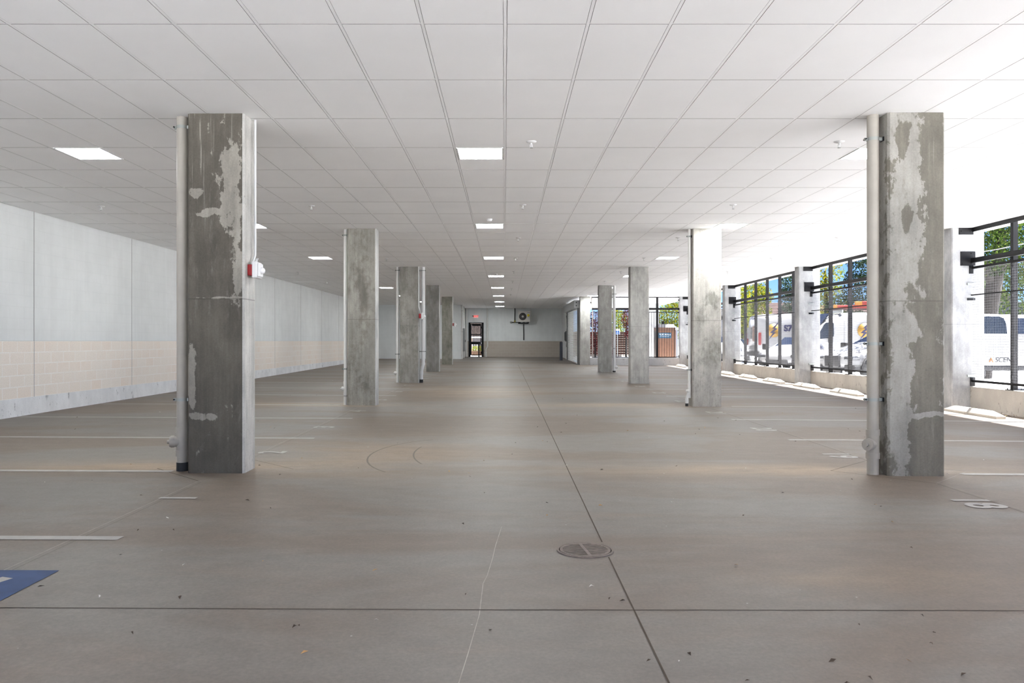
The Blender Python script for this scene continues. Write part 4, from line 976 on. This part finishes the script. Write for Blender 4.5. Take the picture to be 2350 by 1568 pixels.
for i in range(90):
    x, yy, z = rn.uniform(-2.45, -1.5), rn.uniform(59.15, 59.55), rn.uniform(.6, .95); q.add([(x-.05, yy, z), (x, yy-.03, z+.05), (x+.05, yy, z+.02), (x, yy+.03, z-.03)], [(0, 1, 2, 3)], rn.choice((0, 1, 2)))
q.build('planting', LV['lime'], o)

# houses beyond the parking lot
M_rt = mat('red_roof_tile', (.038, .017, .014), .85, var=.3, vscale=3.0)
def house(name, label, x0, x1, y0, y1, ze, zr, wallm, roofm):
    o = thing(name, label, 'building', ((x0+x1)/2, (y0+y1)/2, .1))
    q = MB(); q.box(x0, x1, y0, y1, .05, ze); q.build('walls', wallm, o)
    ym = (y0+y1)/2; e = .5; q = MB()
    vs = [(x0-e, y0-e, ze-.1), (x1+e, y0-e, ze-.1), (x1+e, ym, zr), (x0-e, ym, zr), (x0-e, y1+e, ze-.1), (x1+e, y1+e, ze-.1)]
    q.add(vs, [(0, 1, 2, 3), (3, 2, 5, 4)]); q.add([(x, y, z-.2) for x, y, z in vs], [(0, 1, 2, 3), (3, 2, 5, 4)])
    n = int((zr-ze)/.14)
    for i in range(n):
        t0, t1 = i/n, (i+.92)/n; ya, yb = y0-e+(ym-y0+e)*t0, y0-e+(ym-y0+e)*t1; za, zb = ze-.1+(zr-ze+.1)*t0, ze-.1+(zr-ze+.1)*t1
        q.add([(x0-e, ya, za+.06), (x1+e, ya, za+.06), (x1+e, yb, zb+.02), (x0-e, yb, zb+.02), (x0-e, ya, za), (x1+e, ya, za)], [(0, 1, 2, 3), (4, 5, 1, 0)])
    q.build('roof', roofm, o)
    q = MB(); q.box(x0-e, x1+e, y0-e-.03, y0-e, ze-.28, ze-.08); q.build('gutter', M_white, o)
    for i in range(3):
        xx = x0+(x1-x0)*(i+.5)/3; q = MB(); q.box(xx-.5, xx+.5, y0-.04, y0, 1.1, 2.2); wdw = q.build('window', M_white, o)
        q = MB(); q.box(xx-.43, xx+.43, y0-.06, y0-.04, 1.17, 2.13); q.build('pane', M_glass, wdw)
    return o
M_st = mat('pale_stucco', (.15, .14, .125), .85, var=.06)
house('tiled_house', 'low pale house with red tiled roof behind the lettered van', PX(1750, 70), PX(1850, 70), 70, 78, 3.5, 5.0, M_st, M_rt)
house('tiled_house', 'low pale house with red tiled roof behind the windowed van', PX(1868, 58), PX(2010, 58), 58, 66, 3.2, 4.2, M_st, M_rt)
house('grey_house', 'grey house with shallow roof at the left edge of the third screen', PX(1672, 82), PX(1752, 82), 82, 89, 3.7, 4.9, mat('grey_siding', (.11, .112, .12), .8), mat('grey_shingle', (.03, .03, .032), .85, var=.2, vscale=3))
gx1 = PX(2278, 36)
o = thing('stucco_building', 'tan stucco gabled building behind the leaning tree', 'building', (gx1, 38, .1))
q = MB(); a, b = PX(2250, 36), PX(2305, 36); zr = PZ(640, 36); q.add([(a, 36, .05), (b, 36, .05), (b, 36, PZ(700, 36)), ((a+b)/2, 36, zr), (a, 36, PZ(700, 36)), (a, 41, .05), (b, 41, .05), (b, 41, PZ(700, 36)), ((a+b)/2, 41, zr), (a, 41, PZ(700, 36))],
     [(0, 1, 2, 3, 4), (5, 9, 8, 7, 6), (0, 4, 9, 5), (1, 6, 7, 2), (2, 7, 8, 3), (3, 8, 9, 4)]); q.build('gable_wall', mat('tan_stucco', (.15, .09, .06), .85, var=.08), o)
q = MB(); m_x = (a+b)/2
for s, xe in ((-1, a), (1, b)):
    q.add([(m_x, 35.7, zr+.12), (xe+s*.5, 35.7, PZ(700, 36)-.3), (xe+s*.5, 41.3, PZ(700, 36)-.3), (m_x, 41.3, zr+.12), (m_x, 35.7, zr), (xe+s*.5, 35.7, PZ(700, 36)-.42)], [(0, 1, 2, 3), (0, 4, 5, 1)])
q.build('roof', mat('dark_shingle', (.10, .09, .09), .9), o)
hd = thing('dark_canopy', 'dark flat carport roof just above the white pickup', 'carport', (PX(2310, 31), 31, .1))
a, b = PX(2215, 33), PX(2420, 33); q = MB(); q.box(a, b, 33, 35.5, PZ(727, 33), PZ(693, 33), 0, .02); q.build('roof_fascia', mat('navy_fascia', (.007, .009, .018), .6, var=.2, vscale=4), hd)
for x_ in (a+.2, b-.2):
    q = MB(); q.box(x_-.06, x_+.06, 33.1, 33.2, .08, PZ(727, 33)); q.build('post', M_black, hd)
cbw = thing('overhead_cable', 'pale overhead cable crossing before the leaning tree', 'cable', (15, 21, 4))
q = MB(); p0, p1 = at(2180, 590, 21), at(2420, 545, 17); q.tube([p0, tuple((Vector(p0)+Vector(p1))/2-Vector((0, 0, .03))), p1], .012, 6); q.build('cable_span', mat('pale_cable', (.16, .16, .16), .5), cbw)

# ------------------------------------------------------------------ vehicles
M_car = mat('white_car_paint', (.22, .22, .222), .25, spec=.5)
M_trim = mat('dark_plastic_trim', (.010, .010, .011), .55)
M_rim = mat('alloy_rim', (.10, .10, .11), .35, .8)
M_hl = mat('headlamp_glass', (.03, .032, .036), .12, spec=.8)
M_tail = mat('tail_lamp_red', (.14, .008, .008), .25)
def vehicle(name, label, cat, loc, rz, st, wheels, glass, wr=.34, grille=None, lamps=None, shield=None, sub=1, sill=True, mirrors=None, tail=None, group=None, bodymat=None):
    """st: stations along x (nose +): (x, half width, z bottom, z belt, z top, half width at top)"""
    root = thing(name, label, cat, loc, group, rz)
    def ringpts(s):
        x, hw, zb, zl, zt, ht = s; r = min(.10, (zt-zl)*.35)
        return [(x, hw*.90, zb), (x, hw*.985, zb+.10), (x, hw, (zb+zl)*.5), (x, hw*.97, zl), (x, ht, zt-r), (x, ht*.82, zt)]
    half = [ringpts(s) for s in st]; n = 12; vs = []
    for h in half: vs += h+[(x, -y, z) for x, y, z in h[::-1]]
    q = MB(); fs = [(i*n+k, i*n+(k+1) % n, (i+1)*n+(k+1) % n, (i+1)*n+k) for i in range(len(st)-1) for k in range(n)]
    fs += [tuple(range(n)), tuple((len(st)-1)*n+k for k in range(n))]
    q.add(vs, fs, 0, True); body = q.build('body', bodymat or M_car, root, local=True)
    if sub:
        md = body.modifiers.new('round', 'SUBSURF'); md.levels = sub; md.render_levels = sub
    def panel(pts, off=.016, k=.88, name_='window', m=M_glass):
        ps = [Vector(p) for p in pts]; c = sum(ps, Vector())/len(ps); nrm = (ps[1]-ps[0]).cross(ps[2]-ps[0]).normalized()
        if nrm.dot(c-Vector((c.x, 0, .8))) < 0: nrm = -nrm
        q = MB(); f = [c+(p-c)*k+nrm*off for p in ps]; b_ = [p-nrm*.05 for p in f]
        q.add([tuple(p) for p in f+b_], [(0, 1, 2, 3), (0, 1, 5, 4), (1, 2, 6, 5), (2, 3, 7, 6), (3, 0, 4, 7)]); q.build(name_, m, root, local=True)
    for (i, j, side) in glass:
        for s in ((1, -1) if side == 0 else (side,)):
            a, b_ = half[i], half[j]
            panel([(a[3][0], s*a[3][1], a[3][2]), (b_[3][0], s*b_[3][1], b_[3][2]), (b_[4][0], s*b_[4][1], b_[4][2]), (a[4][0], s*a[4][1], a[4][2])])
    for (i, j) in (shield or []):
        a, b_ = half[i], half[j]; panel([(a[5][0], -a[5][1], a[5][2]), (a[5][0], a[5][1], a[5][2]), (b_[5][0], b_[5][1], b_[5][2]), (b_[5][0], -b_[5][1], b_[5][2])], .012, .9, 'windscreen')
    hw = max(s[1] for s in st)
    for x in wheels:
        for s in (1, -1):
            q = MB(); q.lathe([(wr*.62, -.10), (wr*.97, -.10), (wr, -.07), (wr, .07), (wr*.97, .10), (wr*.62, .10)], (x, s*(hw-.10), wr), 22, axis='Y'); t_ = q.build('tyre', M_rubber, root, local=True)
            q = MB(); q.lathe([(wr*.63, 0), (wr*.5, s*.02), (wr*.2, s*.03), (0, s*.03)], (x, s*(hw-.02), wr), 14, axis='Y'); q.build('rim', M_rim, t_, local=True)
            q = MB(); q.tube([(x+wr*1.16*math.cos(t), s*(hw+.005), wr+wr*1.16*math.sin(t)) for t in [PI*i/12 for i in range(13)]], .035, 6); q.build('wheel_arch', M_trim, root, local=True)
    if sill:
        xa, xb = min(s[0] for s in st)+.1, max(s[0] for s in st)-.1
        q = MB(); q.box(xa, xb, -hw*.97, hw*.97, st[1][2]-.03, st[1][2]+.10, 0, .03); q.build('sill_trim', M_trim, root, local=True)
    xf_ = st[-1][0]
    for (y0, y1, z0, z1, m, nm) in (grille or []):
        q = MB(); q.box(xf_-.08, xf_+.035, y0, y1, z0, z1, 0, .02); q.build(nm, m, root, local=True)
    for (x0, x1, y0, y1, z0, z1, m, nm) in (lamps or []):
        for s in (1, -1):
            q = MB(); q.box(x0, x1, s*y0, s*y1, z0, z1, 0, .03); q.build(nm, m, root, local=True)
    for (x, z) in (mirrors or []):
        for s in (1, -1):
            q = MB(); q.box(x-.08, x+.08, s*(hw+.0), s*(hw+.22), z, z+.26, 0, .03); q.build('side_mirror', M_trim, root, local=True)
    return root
VAN = [(-3.0, .97, .45, 1.3, 2.52, .88), (-2.9, 1.02, .38, 1.35, 2.62, .92), (0.2, 1.03, .36, 1.35, 2.66, .93), (1.55, 1.03, .36, 1.35, 2.62, .92), (2.45, 1.02, .36, 1.25, 1.50, .95), (3.05, .97, .38, 1.02, 1.18, .86), (3.2, .90, .45, .85, 1.0, .75)]
def van(label, loc, rz, logo, side, text=None, load=False):
    v = vehicle('cargo_van', label, 'van', loc, rz, VAN, (-1.75, 2.1), [], .36, grille=[(-.6, .6, .62, .92, M_trim, 'grille')], lamps=[(2.8, 3.15, .62, .92, .8, 1.05, M_hl, 'headlamp'), (-3.0, -2.86, .955, 1.035, .95, 1.60, M_tail, 'tail_lamp')], shield=[(3, 4)], mirrors=[(1.72, 1.12)], group='white cargo vans in the parking lot')
    W = 1.038*side; Mx = (T(logo[0], W, logo[1]) @ R(PI/2, 'X')) if side < 0 else (T(logo[0], W, logo[1]) @ R(PI, 'Z') @ R(PI/2, 'X'))
    q = MB(); q.lathe([(.36, 0), (.36, .004), (0, .004)], (0, 0, 0), 36); q.xf(Mx); q.build('sun_emblem', mat('emblem_yellow', (.19, .10, .002), .5), v, local=True)
    bolt = [(.30, .52), (-.10, .10), (.02, .08), (-.20, -.12), (-.06, -.14), (-.30, -.52), (.10, -.10), (-.02, -.07), (.20, .10), (.06, .13)]
    q = MB(); q.prism([(x*1.0, y*1.0) for x, y in bolt], .005, .009); q.xf(Mx); q.build('lightning_emblem', mat('emblem_navy', (.008, .009, .05), .5), v, local=True)
    if text:
        q = text_mb(text, .44, Mx @ T(.74, .10, .004), .002, .026); q.build('side_lettering', mat('emblem_navy', (.008, .009, .05)), v, local=True)
    for sd in (1, -1):
        wp = [(1.50, 1.55), (1.53, 1.43), (1.60, 1.36), (2.28, 1.30), (2.30, 1.45), (1.98, 2.02), (1.88, 2.10), (1.60, 2.12), (1.52, 2.06)]
        q = MB(); q.prism(wp, 0, .012); q.xf(T(0, sd*1.022+(.012 if sd < 0 else 0), 0) @ R(PI/2, 'X') if sd < 0 else T(0, sd*1.022+.012, 0) @ R(PI/2, 'X')); q.build('side_window', M_glass, v, local=True)
    q = MB(); q.box(-.9, .4, W-.01, W+.012, .86, .89); q.build('rub_strip', mat('strip_grey', (.09, .09, .095), .5), v, local=True)
    q = MB(); s = side
    for x in (-.05, 1.0): q.box(x-.008, x+.008, s*1.03, s*1.037, .55, 2.2)
    q.box(-.5, -.3, s*1.03, s*1.055, 1.13, 1.17); q.build('door_seam', mat('seam_grey', (.11, .11, .115), .5), v, local=True)
    return v
vg = gz_(14, 38)
v1x = PX(1985, 38); v1 = van('white cargo van with yellow emblem and side window, beside the second pillar', (v1x+.0, 39.04, vg), PI, (0.0, 1.72), 1)
# roof load of the first van
ld = thing('roof_ladder', 'orange and red ladder load on the roof of the windowed white van', 'ladder', (v1x, 39, vg+2.66))
zt = vg+2.64
q = MB()
for yy in (38.55, 38.95): q.box(PX(1905, 38.5), v1x+2.4, yy-.03, yy+.03, zt+.10, zt+.18)
for i in range(9): q.box(PX(1908, 38.5)+i*.3, PX(1908, 38.5)+i*.3+.04, 38.55, 38.95, zt+.12, zt+.16)
q.build('ladder_rails', mat('ladder_pink', (.07, .032, .028), .6), ld)
q = MB(); q.box(PX(1922, 38.5), v1x+2.2, 38.5, 38.62, zt+.18, zt+.34, 0, .02); q.build('red_panel', mat('load_red', (.22, .014, .007), .5), ld)
q = MB(); q.box(PX(1914, 38.5), PX(1922, 38.5), 38.5, 38.62, zt+.18, zt+.36, 0, .02); q.box(PX(1962, 38.5), PX(1978, 38.5), 38.46, 38.58, zt+.34, zt+.52, 0, .02); q.build('yellow_tip', mat('load_yellow', (.30, .12, .004), .5), ld)
q = MB(); q.box(PX(1978, 38.5), v1x+2.0, 38.47, 38.58, zt+.34, zt+.54, 0, .02); q.build('red_load', mat('load_red', (.22, .014, .007)), ld)
q = MB()
for x_ in (v1x-1.0, v1x+1.4): q.box(x_-.03, x_+.03, 38.2, 39.8, zt-.04, zt+.10)
q.build('roof_rack', M_galv, ld)
v2x = PX(1776, 41); vg2 = gz_(14, 42)
v2 = van('white cargo van lettered S7 with yellow emblem, left of the second pillar', (v2x+2.2, 42.04, vg2), 0, (-2.2, 1.72), -1, 'S7')
for nm, ya, yb, za, zb_, m in (('rear_picture', -.70, -.15, 1.15, 1.95, mat('picture_tan', (.08, .045, .03), .6, var=.5, vscale=6)), ('rear_picture', .10, .75, 1.30, 1.90, mat('picture_grey', (.10, .10, .10), .6, var=.5, vscale=9)), ('number_plate', -.5, .35, .72, .90, mat('plate_pale', (.12, .12, .12), .5)), ('rear_bumper', -.95, .95, .42, .60, M_trim)):
    q = MB(); q.box(-3.05, -2.97, ya, yb, za, zb_, 0, .01); q.build(nm, m, v2, local=True)
# cars parked in front
SUV = [(-2.25, .78, .5, .95, 1.35, .62), (-2.15, .90, .38, 1.0, 1.55, .66), (-1.2, .93, .32, 1.02, 1.70, .70), (.1, .93, .30, 1.0, 1.70, .70), (.95, .93, .30, 1.0, 1.13, .80), (1.9, .90, .32, .86, 1.0, .76), (2.2, .80, .40, .74, .86, .62)]
SED = [(-2.3, .74, .5, .85, .98, .62), (-2.15, .86, .36, .90, 1.06, .68), (-1.3, .91, .28, .92, 1.36, .62), (-.1, .92, .26, .92, 1.44, .62), (1.0, .91, .26, .90, 1.0, .76), (1.95, .86, .28, .74, .84, .7), (2.25, .74, .36, .62, .70, .56)]
BK = mat('gloss_black_grille', (.02, .02, .022), .3)
ax = PX(1910, 26.2)
vehicle('parked_sedan', 'white sedan with twin dark grilles and nose to the left at the second screen', 'car', (ax+2.12, 27.0, .08), math.radians(200), [(a, w_, b+.02, c_*1.12, d_*1.12, e) for a, w_, b, c_, d_, e in SED], (-1.4, 1.45), [(2, 3, 0)], .36,
        grille=[(.04, .32, .42, .80, BK, 'grille'), (-.32, -.04, .42, .80, BK, 'grille'), (-.40, .40, .18, .36, BK, 'lower_grille')], lamps=[(1.85, 2.2, .46, .84, .66, .78, M_hl, 'headlamp'), (2.0, 2.24, .52, .80, .26, .50, BK, 'bumper_intake')], shield=[(3, 4)], mirrors=[(.75, .98)], group='white cars parked outside the screens')
cx_ = at(1800, 805, 31); vehicle('parked_sedan', 'white sedan parked nose in at the third screen before the lettered van', 'car', (cx_[0]+1.25, 33.2, .1), math.radians(232), SED, (-1.4, 1.45), [(2, 3, 0)], .33,
        grille=[(-.4, .4, .30, .50, BK, 'grille')], lamps=[(1.8, 2.2, .50, .84, .58, .72, M_hl, 'headlamp')], shield=[(3, 4)], mirrors=[(.7, .9)], group='white cars parked outside the screens')
cx_ = at(1700, 800, 42); vehicle('parked_sedan', 'white sedan at the far left edge of the third screen', 'car', (cx_[0]-.1, 44, .18), math.radians(240), SED, (-1.4, 1.45), [(2, 3, 0)], .33,
        grille=[(-.4, .4, .30, .50, BK, 'grille')], lamps=[(1.8, 2.2, .50, .84, .58, .72, M_hl, 'headlamp')], shield=[(3, 4)], group='white cars parked outside the screens')
# pickup with cap in the nearest bay, side on
PU = [(-2.9, .86, .70, 1.38, 1.86, .74), (-2.82, .93, .56, 1.42, 1.96, .80), (-.66, .94, .54, 1.42, 1.99, .80), (-.58, .94, .54, 1.42, 1.95, .78), (-.50, .94, .54, 1.42, 1.97, .76), (.55, .94, .54, 1.42, 1.97, .74), (1.35, .94, .54, 1.38, 1.46, .82), (2.45, .92, .54, 1.20, 1.34, .80), (2.75, .84, .58, 1.0, 1.14, .66)]
pux = PX(2318, 19.4)
pu = vehicle('white_pickup', 'white pickup with bed cap and orange edged lettering behind the nearest screen', 'pickup truck', (pux+.62, 20.3, .10), 0, PU, (-1.75, 1.75), [(4, 5, 0)], .40, sub=1,
             grille=[(-.5, .5, .7, .95, BK, 'grille')], lamps=[(2.4, 2.75, .5, .85, .85, 1.02, M_hl, 'headlamp'), (-2.92, -2.84, .75, .92, .85, 1.2, M_tail, 'tail_lamp')], shield=[(5, 6)], mirrors=[(.95, 1.22)])
for sd in (1, -1):
    q = MB(); q.prism([(-2.62, 1.455), (-.72, 1.455), (-.74, 1.70), (-.80, 1.84), (-.92, 1.885), (-2.55, 1.885), (-2.62, 1.82)], 0, .012); q.xf((T(0, sd*.905, 0) @ R(-.30*(-sd), 'X') if False else T(0, sd*.93+(.006 if sd < 0 else .006), 0)) @ R(PI/2, 'X')); q.build('cap_window', M_glass, pu, local=True)
q = text_mb('SCEND', .17, T(-1.02, -.948, .80) @ R(PI/2, 'X') @ Matrix(((1, .25, 0, 0), (0, 1, 0, 0), (0, 0, 1, 0), (0, 0, 0, 1))), .002, .0, align='LEFT'); q.build('side_lettering', mat('lettering_black', (.012, .012, .013), .5), pu, local=True)
q = MB(); q.prism([(-.06, -.055), (0, .065), (.06, -.055), (.03, -.055), (0, .0), (-.03, -.055)], 0, .004); q.xf(T(-1.12, -.945, .80) @ R(PI/2, 'X')); q.build('lettering_triangle', mat('lettering_orange', (.16, .06, .005), .5), pu, local=True)
